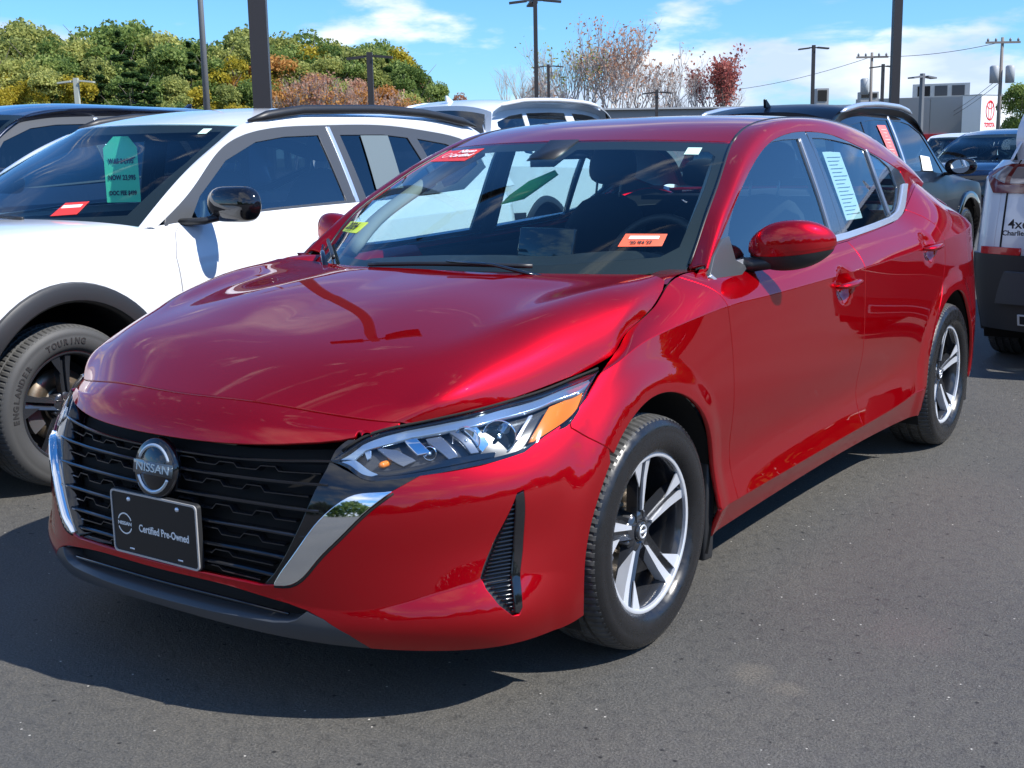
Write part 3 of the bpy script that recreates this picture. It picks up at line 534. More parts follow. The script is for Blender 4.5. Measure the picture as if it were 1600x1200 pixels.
# ---- grille
grl = nose[:-5]+[(.60, .515)]
gtop = [(0, .496), (.19, .496), (.38, .496), (.486, .499), (.545, .505)]
gopen = [(0, .136), (.13, .136), (.2327, .136), (.3344, .143), (.40, .158), (.46, .25), (.52, .33), (.60, .37), (.60, .44), (.56, .50)]+gtop[::-1][1:]
gr = panel('grille', W, sym(gopen), M['dark'], car, depth=.060, gap=0)
def g_edge(t):   # half width of the open mesh at height t
    return float(np.interp(t, [.14, .17, .26, .36, .42, .46, .5], [.335, .365, .42, .478, .515, .53, .54]))
def strip(ts, s0, s1, d0, d1, h, mat, name, parent, n=60, path=None):
    mb = MB(); ss = np.linspace(s0, s1, n) if path is None else np.array([p[0] for p in path]); tt = np.full(len(ss), ts) if path is None else np.array([p[1] for p in path])
    A = W.ev(ss, tt); Nn = W.nrm(ss, tt); ed = np.clip((np.abs(ss)-.36)/.12, 0, 1)[:, None]; A = A+Nn*ed*(.010 if d0 > .008 and d0 < .018 else 0); up_ = np.array([0, 0, 1.])
    prof = [(d0, -h*.45), (d0, h*.1), (d0+.004, h*.5), (d1, h*.5), (d1, -h*.5)]
    V = []; 
    for a, n_ in zip(A, Nn): V += [tuple(a-n_*d+up_*z) for d, z in prof]
    k = len(prof); F = [(i*k+b, i*k+(b+1) % k, (i+1)*k+(b+1) % k, (i+1)*k+b) for i in range(len(ss)-1) for b in range(k)]+[tuple(range(k)), tuple((len(ss)-1)*k+b for b in range(k))[::-1]]
    mb.add(V, F); return mb.build(name, mat, parent, auto=30)
tl = [.178, .232, .286, .340, .394, .446]
for i, t in enumerate(tl):
    e = g_edge(t)+(.03 if i < 4 else .02)
    strip(t, -e, e, .013, .042, .007, M['bar'], 'grille_bar', gr, path=[(q, t+0.0) for q in np.linspace(-e, e, 61)])
for i in range(len(tl)):
    t = tl[i]-.027+.0; e = g_edge(t)-.02; path = []
    x = .02; lvl = 0; path = [(0, t)]
    period = .125; x0 = .055 if i % 2 else .02
    k = 0
    while x0+k*period+.1 < e:
        a = x0+k*period; path += [(a, t), (a+.012, t+.012), (a+.055, t+.012), (a+.067, t), (a+.07, t)]; k += 1
    path += [(e, t)]; full = [(-p[0], p[1]) for p in path[::-1][:-1]]+path
    strip(t, 0, 0, .019, .044, .005, M['bar'], 'grille_bar', gr, path=full)
# gloss black cheek between grille, lamp and chrome
cheek = [(.590, .514), (.5608, .4731), (.5235, .4456), (.556, .430), (.5942, .4145), (.6223, .406), (.664, .411), (.737, .419), (.6703, .3868), (.652, .3845), (.6235, .3828), (.5785, .3753), (.547, .359), (.506, .328), (.448, .262), (.40, .20), (.372, .152), (.345, .147), (.378, .19), (.415, .25), (.455, .32), (.485, .38), (.515, .43), (.535, .475), (.565, .512)]
for mr in (False, True):
    panel('grille_cheek', W, cheek, M['gloss'], car, depth=.006, gap=.001, mirror=mr, thick=.05)
ch_out = smooth_poly([(.6693, .3855), (.6081, .344), (.5446, .2886), (.4971, .2457), (.4362, .1797), (.4189, .1691), (.3758, .158)], 3)
ch_in = smooth_poly([(.3758, .158), (.4009, .1979), (.4479, .2606), (.5063, .3278), (.5471, .3587), (.5785, .3749), (.6235, .3824), (.6522, .3841), (.6693, .3855)], 3)
def chl(V2):
    mid = np.array(ch_out); d = np.min(np.hypot(V2[:, None, 0]-mid[None, :, 0], V2[:, None, 1]-mid[None, :, 1]), axis=1); return .001+.012*np.clip(d/.04, 0, 1)**1.0
for mr in (False, True):
    panel('chrome_blade', W, ch_out[:-1]+ch_in[:-1], M['chrome'], car, gap=.0012, mirror=mr, thick=.025, step=.009, lift=lambda v: chl(v))
# black seal line outside the chrome
for sx in (1, -1):
    mb = MB(); o_ = np.array(ch_out); X = W.ev(o_[:, 0]+.003, o_[:, 1]-.004); mb.tube([(x*sx, y-.0, z) for x, y, z in X], .003, 6); mb.build('chrome_seal', M['dark'], car)
# ---- emblem and plate
def em_at(x, z, y): return Matrix.Translation((x, y, z))
emb = MB(); emb.lathe([(0, .0005), (0, .070), (.004, .0745), (.022, .0765)], 64, axis='x'); 
e_o = emb.build('emblem', M['gloss'], car, loc=(0, -.928, .575), rot=(R(-9), 0, R(-90)))
e_o.matrix_local = Matrix.Translation((0, -.928, .575)) @ Matrix.Rotation(R(-9), 4, 'X') @ Matrix(((0, 1, 0, 0), (1, 0, 0, 0), (0, 0, 1, 0), (0, 0, 0, 1))) if False else Matrix.Translation((0, -.928, .575)) @ Matrix.Rotation(R(-9), 4, 'X') @ Matrix.Rotation(R(90), 4, 'Z')
def arcring(r, w, a0, a1, z0, z1, n=30):
    mb = MB(); V = []
    for i in range(n+1):
        a = a0+(a1-a0)*i/n
        for rr, zz in ((r-w, z0), (r-w*.5, z1), (r+w*.5, z1), (r+w, z0)): V.append((rr*math.cos(a), rr*math.sin(a), zz))
    mb.add(V, [(i*4+b, i*4+b+1, (i+1)*4+b+1, (i+1)*4+b) for i in range(n) for b in range(3)]+[(0, 1, 2, 3), tuple(n*4+b for b in (3, 2, 1, 0))]); return mb
badge = empty('badge', parent=car); badge.matrix_local = Matrix.Translation((0, -.893, .574)) @ Matrix.Rotation(R(81), 4, 'X')
e_o.parent = badge; e_o.matrix_local = Matrix.Translation((0, 0, 0)) @ Matrix.Rotation(R(90), 4, 'Y')
ringm = pbr('badge_ring', (.55, .62, .68), .25, .6)
for a0, a1 in ((R(22), R(158)), (R(202), R(338))): arcring(.057, .0045, a0, a1, .0005, .0035).build('badge_arc', ringm, badge)
mb = MB(); mb.box((0, 0, .0015), (.142, .032, .003)); mb.build('badge_bar', pbr('badge_bar', (.05, .07, .09), .15, .3, 1), badge)
text('NISSAN', .0285, ringm, badge, (0, 0, .0036), (0, 0, 0), 'badge_lettering', sx=1.28, bold=.0004)
mb = MB()
def rrect(w, h, r, n=5):
    P = []
    for cx, cy, a in ((w/2-r, h/2-r, 0), (-w/2+r, h/2-r, 90), (-w/2+r, -h/2+r, 180), (w/2-r, -h/2+r, 270)):
        P += [(cx+r*math.cos(R(a+90*i/n)), cy+r*math.sin(R(a+90*i/n))) for i in range(n+1)]
    return P
pl = empty('number_plate', parent=car); pl.matrix_local = Matrix.Translation((0.0, -.903, .4245)) @ Matrix.Rotation(R(90), 4, 'X')
mb = MB(); mb.prism(rrect(.322, .166, .012), lambda a, b: (a, b, -.012), lambda a, b: (a, b, -.001)); mb.build('plate_frame', M['blackp'], pl, auto=40)
mb = MB(); P1 = rrect(.318, .162, .012); P2 = rrect(.309, .153, .010); k = len(P1)
mb.add([(a, b, -.001) for a, b in P1]+[(a, b, .003) for a, b in P1]+[(a, b, .003) for a, b in P2]+[(a, b, .0005) for a, b in P2], [(j*k+i, j*k+(i+1) % k, (j+1)*k+(i+1) % k, (j+1)*k+i) for j in range(3) for i in range(k)])
mb.build('plate_rim', pbr('plate_rim_white', (.6, .6, .6), .25, .5), pl, auto=40)
mb = MB(); mb.prism(rrect(.308, .152, .010), lambda a, b: (a, b, -.0008), lambda a, b: (a, b, .0008)); mb.build('plate_face', M['platebk'], pl, auto=40)
text('Certified Pre-Owned', .0268, M['white'], pl, (.034, -.008, .0012), (0, 0, 0), 'plate_lettering', sx=.80, bold=.0005)
text('NISSAN', .0125, M['white'], pl, (-.112, -.004, .0012), (0, 0, 0), 'plate_lettering', sx=1.25, bold=.0003)
for a0, a1 in ((R(22), R(158)), (R(202), R(338))): o = arcring(.026, .0018, a0, a1, .0009, .0014).build('plate_logo', M['white'], pl); o.location = (-.112, -.004, 0)
for x in (-.09, .09):
    mb = MB(); mb.lathe([(0, .006), (.003, .0055), (.0045, .003), (.005, .0002)], 16); o = mb.build('plate_screw', M['machined'], pl, loc=(x, .062, .0005), rot=(0, R(-90), 0))
    mb = MB(); mb.box((x, -.066, .001), (.018, .004, .0008)); mb.build('plate_slot', M['machined'], pl)
# ---- headlamps
def lq(P): return [(a*.75, b*.12) for a, b in P]
def lamp_obj(sx):
    L = empty('headlamp', parent=car); mr = sx < 0
    rect = [(.004, .0005), (.3, .0005), (.745, .0005), (.748, .06), (.745, .1195), (.3, .1195), (.004, .1195)]
    rect = [(.0, 0), (.10, 0), (.3, 0), (.5, 0), (.65, 0), (.75, 0), (.75, .12), (.65, .12), (.5, .12), (.3, .12), (.10, .12), (0, .12)]
    hole = lq([(.035, .10), (.12, .075), (.3, .07), (.6, .07), (.8, .085), (.95, .10), (.985, .3), (.985, .85), (.9, .93), (.6, .955), (.3, .955), (.12, .93), (.035, .8)])
    panel('lamp_housing', LS, rect, M['lampin'], L, depth=.036, gap=.006, mirror=mr, thick=.038, step=.03)
    panel('lamp_bezel', LS, rect, M['gloss'], L, holes=[hole], depth=.005, gap=.001, mirror=mr, thick=.025, step=.012)
    drl = [(0.0415, 0.3349), (0.1168, 0.8108), (0.2609, 0.945), (0.3679, 0.94), (0.4754, 0.91), (0.6443, 0.915), (0.7821, 0.9193), (0.9504, 0.9085), (0.9649, 0.68), (0.7931, 0.7728), (0.6579, 0.7655), (0.4909, 0.7455), (0.3851, 0.7906), (0.2809, 0.7989), (0.1443, 0.5937), (0.1099, 0.2803)]
    panel('running_light', LS, lq(drl), M['drl'], L, depth=.012, gap=0, mirror=mr, thick=.012, step=.012)
    panel('running_light', LS, lq([(0.045, 0.12), (0.1065, 0.278), (0.1712, 0.2104), (0.2606, 0.1138), (0.2384, 0.0715), (0.1523, 0.045)]), M['drl'], L, depth=.012, gap=0, mirror=mr, thick=.012, step=.012)
    panel('side_reflector', LS, lq([(0.935, 0.52), (0.925, 0.20), (0.89, 0.10), (0.83, 0.09), (0.7658, 0.12), (0.7825, 0.3361), (0.798, 0.6305), (0.8616, 0.6152)]), M['amber'], L, depth=.010, gap=0, mirror=mr, thick=.015, step=.012)
    for (s, t, r) in ((.615, .42, .037), (.47, .50, .030), (.372, .40, .015)):
        X = LS.ev([s*.75], [t*.12])[0]; n = LS.nrm([s*.75], [t*.12])[0]; d = np.array([n[0]*.7, -1.0, -.02]); d /= np.linalg.norm(d); c_ = X-n*.022
        mb = MB(); mb.lathe([(-.03, .006), (-.027, .4*r), (-.018, .75*r), (-.004, r), (0, r*1.08), (-.006, r*1.1)], 28)
        o = mb.build('reflector_bowl', M['chrome'], L); q = Vector((d[0]*sx, d[1], d[2])).to_track_quat('X', 'Z'); o.rotation_euler = q.to_euler(); o.location = (c_[0]*sx, c_[1], c_[2])
        mb = MB(); mb.lathe([(-.03, .0055), (.0, .0055), (.006, .003), (.0065, 0)], 14); b = mb.build('lamp_bulb', M['drl'], L); b.rotation_euler = o.rotation_euler; b.location = o.location
    for q_, mt, dp in (([(0.1888, 0.6613), (0.267, 0.5782), (0.3442, 0.319), (0.3219, 0.2372)], 'silver', .022), ([(0.2644, 0.7903), (0.2948, 0.7944), (0.3715, 0.424), (0.3414, 0.4171)], 'chrome', .018), ([(0.3321, 0.7203), (0.3718, 0.7108), (0.4658, 0.2339), (0.4411, 0.2118)], 'silver', .018), ([(0.3821, 0.8194), (0.4043, 0.818), (0.5471, 0.2224), (0.5157, 0.2304)], 'silver', .018), ([(0.4354, 0.7556), (0.4787, 0.7503), (0.5786, 0.3273), (0.5628, 0.2175)], 'chrome', .018), ([(.145, .56), (.163, .64), (.19, .42), (.178, .38)], 'drl', .02), ([(.71, .66), (.722, .66), (.70, .30), (.69, .30)], 'satin', .016), ([(.20, .14), (.42, .20), (.62, .16), (.62, .10), (.40, .10), (.22, .08)], 'gloss', .014)):
        panel('lamp_fin', LS, lq(q_), M[mt], L, depth=dp, gap=0, mirror=mr, thick=.02, step=.015)
    X = LS.ev([.2567*.75], [.30*.12])[0]-LS.nrm([.19], [.036])[0]*.025
    mb = MB(); mb.lathe([(-.02, .008), (.004, .008), (.011, .005), (.012, 0)], 14); b = mb.build('indicator_bulb', M['amber'], L); b.location = (X[0]*sx, X[1], X[2]); b.rotation_euler = (0, 0, R(-90))
    panel('lamp_lens', LS, rect, M['lens'], L, depth=.001, gap=.001, mirror=mr, thick=.004, step=.02)
for sx in (1, -1):
    lamp_obj(sx); mb = MB(); X = LS.ev(np.linspace(.03, .745, 30), np.full(30, .12)); mb.tube([(x*sx, y, z+.001) for x, y, z in X], .0032, 6); mb.build('lamp_seal', M['dark'], car)
# ---- greenhouse
e1 = [(y, z) for y, z in zip(E1Y, E1Z)]
def gp(name, poly, mat, parent=car, **k):
    for mr in (False, True): panel(name, G, poly, mat, parent, mirror=mr, **k)
beltz = lambda y: float(np.interp(y, [.4, .62, .95, 1.5, 2.1, 2.36, 2.55, 2.71, 3.05], [.945, .955, .960, .976, 1.043, 1.08, 1.11, 1.13, 1.10]))
gfront = [(.625, .985), (.655, 1.03), (.722, 1.092), (.7966, 1.143), (.888, 1.1925), (1.016, 1.2545), (1.10, 1.291), (1.18, 1.318), (1.27, 1.335), (1.363, 1.341), (1.498, 1.3435), (1.49, 1.29), (1.487, 1.217), (1.485, 1.134), (1.48, 1.06), (1.473, 1.0), (1.2, .985), (.9, .982)]
grear = [(1.635, 1.347), (1.73, 1.346), (1.827, 1.3406), (2.025, 1.3229), (2.181, 1.2967), (2.174, 1.20), (2.178, 1.118), (2.183, 1.036), (1.9215, 1.018), (1.660, 1.003), (1.655, 1.0843), (1.645, 1.1803), (1.637, 1.2666)]
gq = [(2.212, 1.290), (2.27, 1.277), (2.334, 1.2613), (2.429, 1.2235), (2.445, 1.19), (2.447, 1.1416), (2.35, 1.085), (2.28, 1.055), (2.214, 1.047)]
fr = [p for p in e1 if .50 < p[0] < 1.59]
gp('front_door_frame', [(.60, .955), (.54, 1.0)]+fr[1:]+[(1.592, 1.3715), (1.605, 1.30), (1.609, 1.2), (1.604, 1.10), (1.598, .984), (1.45, .975), (.95, .962)], M['frame'], holes=[gfront[::-1]], depth=.002, thick=.012)
rr = [p for p in e1 if 1.6 < p[0] < 2.56]
gp('rear_door_frame', [(1.598, .988), (1.604, 1.10), (1.609, 1.2), (1.605, 1.30), (1.60, 1.371)]+rr+[(2.585, 1.207), (2.625, 1.150), (2.56, 1.148), (2.46, 1.11), (2.37, 1.065), (2.27, 1.04), (1.94, 1.012), (1.7, .996)], M['frame'], holes=[grear, gq], depth=.002, thick=.012)
gp('side_window', [tuple(p) for p in inset(gfront, -.004)], M['sg'], depth=.007, gap=0, thick=.003)
gp('side_window', [tuple(p) for p in inset(grear, -.004)], M['sg'], depth=.007, gap=0, thick=.003)
gp('quarter_window', [tuple(p) for p in inset(gq, -.004)], M['sg'], depth=.006, gap=0, thick=.003)
# C pillar skin and the corner ahead of the door
rr2 = [p for p in e1 if 2.60 < p[0] < 2.94]
gp('rear_pillar', [(2.588, 1.205)]+rr2+[(2.95, 1.115), (3.05, 1.098), (2.88, 1.115), (2.71, 1.128), (2.60, 1.12), (2.62, 1.150)], M['red'], depth=0, gap=.0005)
gp('belt_skin', [(2.34, 1.06), (2.50, 1.10), (2.71, 1.128), (2.63, 1.150), (2.55, 1.15), (2.44, 1.10), (2.36, 1.05)], M['red'], depth=.001, gap=0)
for sx in (1, -1):
    for s0, s1, mt, nm in ((2.0, 3.80, M['red'], 'belt_ledge'), (3.80, 4.62, M['red'], 'shoulder_skin')):
        ss = np.linspace(s0, s1, 30); A = W.ev(ss, ss*0+.82); V = []
        for a in A:
            z1 = a[2]+.006; V += [(a[0]*sx, a[1], a[2]-.002), (float(gx(a[1], z1))*sx*.999+.0*sx, a[1], z1), (float(gx(a[1], z1)-.02)*sx, a[1], z1-.03)]
        mb = MB(); mb.add(V, [(i*3+b, i*3+b+1, (i+1)*3+b+1, (i+1)*3+b) for i in range(29) for b in range(2)]); mb.build(nm, mt, car)
# bright belt trim
cu = [(.66, .978), (1.0, .982), (1.4771, .9994), (1.6345, 1.0031), (1.9758, 1.0200), (2.18, 1.030), (2.31, 1.047), (2.378, 1.072), (2.44, 1.10), (2.50, 1.13), (2.5402, 1.1509)]
cl = [(2.618, 1.1486), (2.555, 1.118), (2.49, 1.085), (2.4306, 1.0564), (2.36, 1.034), (2.2609, 1.017), (1.9545, .9995), (1.619, .9832), (1.4624, .979), (1.0, .965), (.66, .960)]
gp('belt_trim', cu+cl, M['satin'], depth=-.006, gap=0, thick=.022, step=.012)
# pillar trims
gp('pillar_trim', [(1.512, 1.345), (1.523, 1.345), (1.518, 1.25), (1.512, 1.13), (1.500, 1.002), (1.489, 1.002), (1.500, 1.13), (1.506, 1.25)], M['satin2'], depth=-.002, gap=0, thick=.006)
gp('pillar_trim', [(2.187, 1.30), (2.201, 1.298), (2.195, 1.2), (2.197, 1.12), (2.205, 1.04), (2.191, 1.038), (2.185, 1.12), (2.181, 1.2)], M['satin2'], depth=-.003, gap=0, thick=.008)
# door mirror corner plate
gp('mirror_plate', [(.47, .950), (.53, 1.0), (.62, 1.045), (.66, 1.05), (.655, .98), (.72, .955), (.66, .934), (.50, .932)], M['greyp'], depth=-.010, gap=0, thick=.03)
gp('front_quarter_trim', [(.465, .948), (.475, .952), (.505, .932), (.495, .930)], M['satin'], depth=-.013, gap=0, thick=.02)
# roof rail strip
C1 = Curve3([(float(gx(y, z)), y, z) for y, z in e1]); C2 = Curve3(E2P)
nS = 36; u = np.linspace(0, 1, nS); A1 = C1.ev(u*C1.len); A2 = C2.ev(u*C2.len)
rows = []
for w in (0, .3, .65, 1):
    o_ = np.array([.75, 0, .66])*(.022*4*w*(1-w)); 
    if w > 0: o_ = o_
    rows.append(A1*(1-w)+A2*w+o_+(np.array([0, 0, 0])))
RL = Surf(u*3.2, [0, .03, .065, .10], np.array(rows), sym=False)
for mr in (False, True): panel('roof_rail_panel', RL, [(.01, 0), (3.19, 0), (3.19, .1), (.01, .1)], M['red'], car, mirror=mr, gap=.0005, step=.02, thick=.01, edge=.0025)
# windscreen
ez = np.array(E2P[:6]); cz = np.array([(0, .085, .948), (0, .225, 1.022), (0, .42, 1.114), (0, .62, 1.203), (0, .82, 1.283), (0, .985, 1.352)])
fs = [0, .3, .6, .85, 1.0]
WSs = Surf([f*.7 for f in fs], [0, .17, .38, .60, .82, 1.0], np.array([[(ez[k][0]*f, cz[k][1]+(ez[k][1]-cz[k][1])*f**2.3, cz[k][2]+(ez[k][2]-cz[k][2])*f**2.3) for f in fs] for k in range(6)]))
wo = sym([(0, 0), (.5, 0), (.7, 0), (.7, .3), (.7, .6), (.7, 1.0), (.4, 1.0), (0, 1.0)])
wscreen = panel('windscreen', WSs, wo, M['ws'], car, gap=.003, thick=.004, step=.03)
hole = [(-.63, .13), (-.4, .10), (0, .09), (.4, .10), (.63, .13), (.662, .2), (.664, .6), (.660, .86), (.63, .91), (.3, .93), (.1, .93), (.08, .84), (-.08, .84), (-.1, .93), (-.3, .93), (-.63, .91), (-.660, .86), (-.664, .6), (-.662, .2)]
panel('windscreen_border', WSs, wo, M['dark'], wscreen, holes=[hole], gap=.003, depth=.006, thick=.001, step=.04)
for sx in (1, -1):
    mb = MB(); X = C2.ev(np.linspace(.02, C2.k[5], 20)); mb.tube([(x*sx*1.0, y, z) for x, y, z in X], .0045, 6); mb.build('windscreen_trim', M['blackp'], car)
    mb = MB(); X = C2.ev(np.linspace(C2.k[5], C2.len, 30)); mb.tube([(x*sx, y, z-.0045) for x, y, z in X], .008, 8); mb.build('roof_ditch_trim', M['blackp'], car)
# roof
re = np.array([E2P[5], E2P[6], E2P[7], E2P[8], E2P[9], E2P[10], (.552, 2.6, 1.345)]); rc = np.array([(0, .985, 1.352), (0, 1.13, 1.390), (0, 1.33, 1.424), (0, 1.68, 1.445), (0, 2.03, 1.445), (0, 2.36, 1.423), (0, 2.52, 1.400)])
fs2 = [0, .3, .6, .82, .95, 1.0]
RF = Surf([f*.56 for f in fs2], [0, .16, .37, .72, 1.07, 1.41, 1.58], np.array([[(re[k][0]*f, rc[k][1]+(re[k][1]-rc[k][1])*f**2.4, rc[k][2]+(re[k][2]-rc[k][2])*f**2.6) for f in fs2] for k in range(7)]))
panel('roof', RF, sym([(0, 0), (.3, 0), (.56, 0), (.56, .8), (.56, 1.58), (0, 1.58)]), M['red'], car, gap=.002, step=.025, thick=.012)
# rear window
be = np.array([(.552, 2.6, 1.345), (.565, 2.80, 1.285), (.605, 3.0, 1.20), (.63, 3.1, 1.135)]); bc = np.array([(0, 2.52, 1.400), (0, 2.70, 1.325), (0, 2.88, 1.225), (0, 2.99, 1.14)])
BL = Surf([f*.6 for f in fs], [0, .2, .42, .56], np.array([[(be[k][0]*f, bc[k][1]+(be[k][1]-bc[k][1])*f**2.3, bc[k][2]+(be[k][2]-bc[k][2])*f**2.3) for f in fs] for k in range(4)]))
panel('rear_window', BL, sym([(0, 0), (.6, 0), (.6, .56), (0, .56)]), M['ws'], car, gap=.003, thick=.004, step=.05)
panel('rear_window_border', BL, sym([(0, 0), (.6, 0), (.6, .56), (0, .56)]), M['dark'], car, holes=[[(-.54, .05), (.54, .05), (.56, .5), (-.56, .5)]], gap=.003, thick=.002, depth=.006, step=.06)
# ---- wipers and cowl
V, F = gridmesh(WSs, -.69, .69, -.06, .10, 40, 6, .012); obj('cowl_panel', mesh('cowl', V, F), M['blackp'], car)
def on_ws(s, t, h): X = WSs.ev([s], [t])[0]; n = WSs.nrm([s], [t])[0]; n = n if n[2] > 0 else -n; return tuple(X+n*h)
for (a, b, c) in (((.42, -.02), (-.06, .055), (.30, .045)), ((-.36, -.03), (-.60, .075), (-.50, .05))):
    w_ = MB(); p0, p1 = a, b; n_ = 14
    if a[0] > 0: bl0, bl1, am = (.36, .055), (-.17, .040), (.12, .06)
    else: bl0, bl1, am = (-.40, .05), (-.67, .13), (-.56, .085)
    ww = empty('wiper', parent=car)
    mb = MB(); mb.tube([on_ws(a[0], a[1], .012), on_ws((a[0]+am[0])/2, (a[1]+am[1])/2+.01, .036), on_ws(am[0], am[1], .03)], [.011, .008, .006], 8, flat=.6); mb.build('wiper_arm', M['gloss'], ww)
    mb = MB(); mb.tube([on_ws(bl0[0]+(bl1[0]-bl0[0])*k/n_, bl0[1]+(bl1[1]-bl0[1])*k/n_+.018*math.sin(math.pi*k/n_), .016) for k in range(n_+1)], .007, 8); mb.build('wiper_blade', M['blackp'], ww)
    mb = MB(); mb.lathe([(-.03, .016), (.0, .016), (.006, .010), (.007, 0)], 16); o = mb.build('wiper_pivot', M['gloss'], ww); o.location = on_ws(a[0], a[1], .01); o.rotation_euler = (0, R(-70), 0)
# ---- stickers on the windscreen
def sticker(s0, s1, t0, t1, mat, name, depth=.0015, sk=0, parent=wscreen):
    return panel(name, WSs, [(s0, t0), (s1, t0), (s1+sk, t1), (s0+sk, t1)], mat, parent, depth=depth-.003, gap=0, thick=.0008, step=.05, edge=.0002)
def ws_text(st, s, t, size, mat, name, rotz=0., sx=1.):
    X = Vector(WSs.ev([s], [t])[0]); n = Vector(WSs.nrm([s], [t])[0]); n = n if n.z > 0 else -n
    a = WSs.ev([s-.01, s+.01], [t, t]); xd = Vector(a[1]-a[0]).normalized(); yd = n.cross(xd).normalized()
    o = text(st, size, mat, wscreen, (0, 0, 0), (0, 0, 0), name, ext=.0002, sx=sx, bold=size*.03)
    mt = Matrix((xd, yd, n)).transposed().to_4x4() @ Matrix.Rotation(rotz, 4, 'Z'); mt.translation = X+n*.0045; sc_m = Matrix.Diagonal((sx, 1, 1, 1)); o.matrix_local = mt @ sc_m; return o
sticker(-.655, -.405, .835, .955, M['redst'], 'dealer_sticker', sk=.0)
ws_text('Nissan\nCertified', -.478, .905, .038, M['white'], 'sticker_lettering')
o = arcring(.020, .0016, 0, 2*math.pi, 0, .0004).build('sticker_logo', M['white'], wscreen)
Xp = Vector(WSs.ev([-.592], [.892])[0]); npv = Vector(WSs.nrm([-.592], [.892])[0]); npv = npv if npv.z > 0 else -npv; q = npv.to_track_quat('Z', 'Y'); o.location = Xp+npv*.004; o.rotation_euler = q.to_euler()
sticker(.555, .605, .865, .93, pbr('pale_sticker', (.55, .78, .68), .5), 'toll_sticker')
sticker(.525, .625, .20, .285, M['orst'], 'inspection_sticker'); 
panel('sticker_band', WSs, [(.54, .247), (.61, .247), (.61, .268), (.54, .268)], M['white'], wscreen, depth=-.0035, gap=0, thick=.0004, step=.05, edge=.0001)
ws_text('25 IN 27', .575, .223, .017, M['ink'], 'sticker_lettering', sx=1.1)
sticker(-.635, -.465, .245, .325, M['yelst'], 'year_sticker'); ws_text('2024', -.55, .287, .05, M['ink'], 'sticker_lettering', sx=1.15)
# papers behind the rear door glass
for pol in ([(1.72, 1.30), (1.80, 1.30), (1.90, 1.297), (1.90, 1.20), (1.895, 1.05), (1.72, 1.05), (1.715, 1.18)],):
    pp = panel('window_sheet', G, pol, M['paper'], car, depth=.014, gap=0, thick=.001)
mb = MB()
for k in range(16):
    z = 1.275-k*.014; y0 = 1.735; y1 = 1.88-(k*37 % 5)*.014
    for y_a, y_b in ((y0, y1),): 
        x = float(gx((y_a+y_b)/2, z))-.0125; mb.box((x, (y_a+y_b)/2, z), (.0006, y_b-y_a, .0022))
mb.build('sheet_print', pbr('grey_ink', (.3, .3, .32), .7), pp)
# ---- mirrors
for sx in (1, -1):
    mi = empty('door_mirror', parent=car); mi.scale = (sx, 1, 1)
    def shape(lo, hi, nu=40, nv=24):
        V = []; F = []
        for j in range(nv+1):
            ph = lo+(hi-lo)*j/nv; z = math.sin(ph); cz_ = max(math.cos(ph), 0)**.62; zz = math.copysign(abs(z)**.9, z)
            for i in range(nu):
                a = 2*math.pi*i/nu; cx, cy = math.cos(a), math.sin(a)
                ex = math.copysign(abs(cx)**.72, cx)*cz_; ey = math.copysign(abs(cy)**.85, cy)*cz_
                x = .930+ex*.124; y = .79+(ey*.060 if ey < 0 else ey*.034)+.05*max(0, ex)**2+.012*ex; zc = 1.021+.010*ex; hz_ = .076-.022*max(0, ex)**2-.022*max(0, -ex)**2
                V.append((x, y, zc+zz*hz_))
        for j in range(nv):
            for i in range(nu): F.append((j*nu+i, j*nu+(i+1) % nu, (j+1)*nu+(i+1) % nu, (j+1)*nu+i))
        return V, F
    V, F = shape(-.20, R(90)); mb = MB(); mb.add(V, F); mb.build('mirror_cap', M['red'], mi)
    V, F = shape(R(-90), -.36, nv=12); mb = MB(); mb.add(V, F); mb.build('mirror_base', M['blackp'], mi)
    V, F = shape(-.36, -.20, nv=3); mb = MB(); mb.add([((x-.947)*.985+.947, (y-.8)*.97+.8, z) for x, y, z in V], F); mb.build('mirror_band', M['gloss'] if False else M['red'], mi)
    mb = MB(); mb.tube([(.795, .735, .962), (.83, .745, .963), (.87, .765, .968), (.92, .79, .976)], [.038, .036, .034, .036], 14, flat=.62); mb.build('mirror_arm', M['blackp'], mi)
# ---- door handles
for sx in (1, -1):
    for y0, y1, z in ((1.30, 1.50, .842), (2.27, 2.47, .90)):
        ss = np.linspace(0, 1, 12); pts = []
        st = inv_yz(W, [(y0+(y1-y0)*q_, z+.006*q_) for q_ in ss], 2.3, 4.2, .4, .8, 60)
        X = W.ev(*np.array(st).T); Nn = W.nrm(*np.array(st).T)
        base = np.interp(ss, [0, .12, .5, .85, 1], [-.002, .022, .026, .018, .0]); Xs = X.copy()
        # follow the undented skin
        Xs[:, 0] = np.interp(Xs[:, 1], [Xs[0, 1], Xs[-1, 1]], [X[0, 0], X[-1, 0]]); 
        P = [(Xs[i, 0]*sx+base[i]*sx, Xs[i, 1], Xs[i, 2]) for i in range(12)]
        mb = MB(); mb.tube(P, [.008, .016, .019, .0195, .0195, .0195, .019, .019, .0185, .017, .014, .006], 12, flat=.6); mb.build('door_handle', M['red'], car)
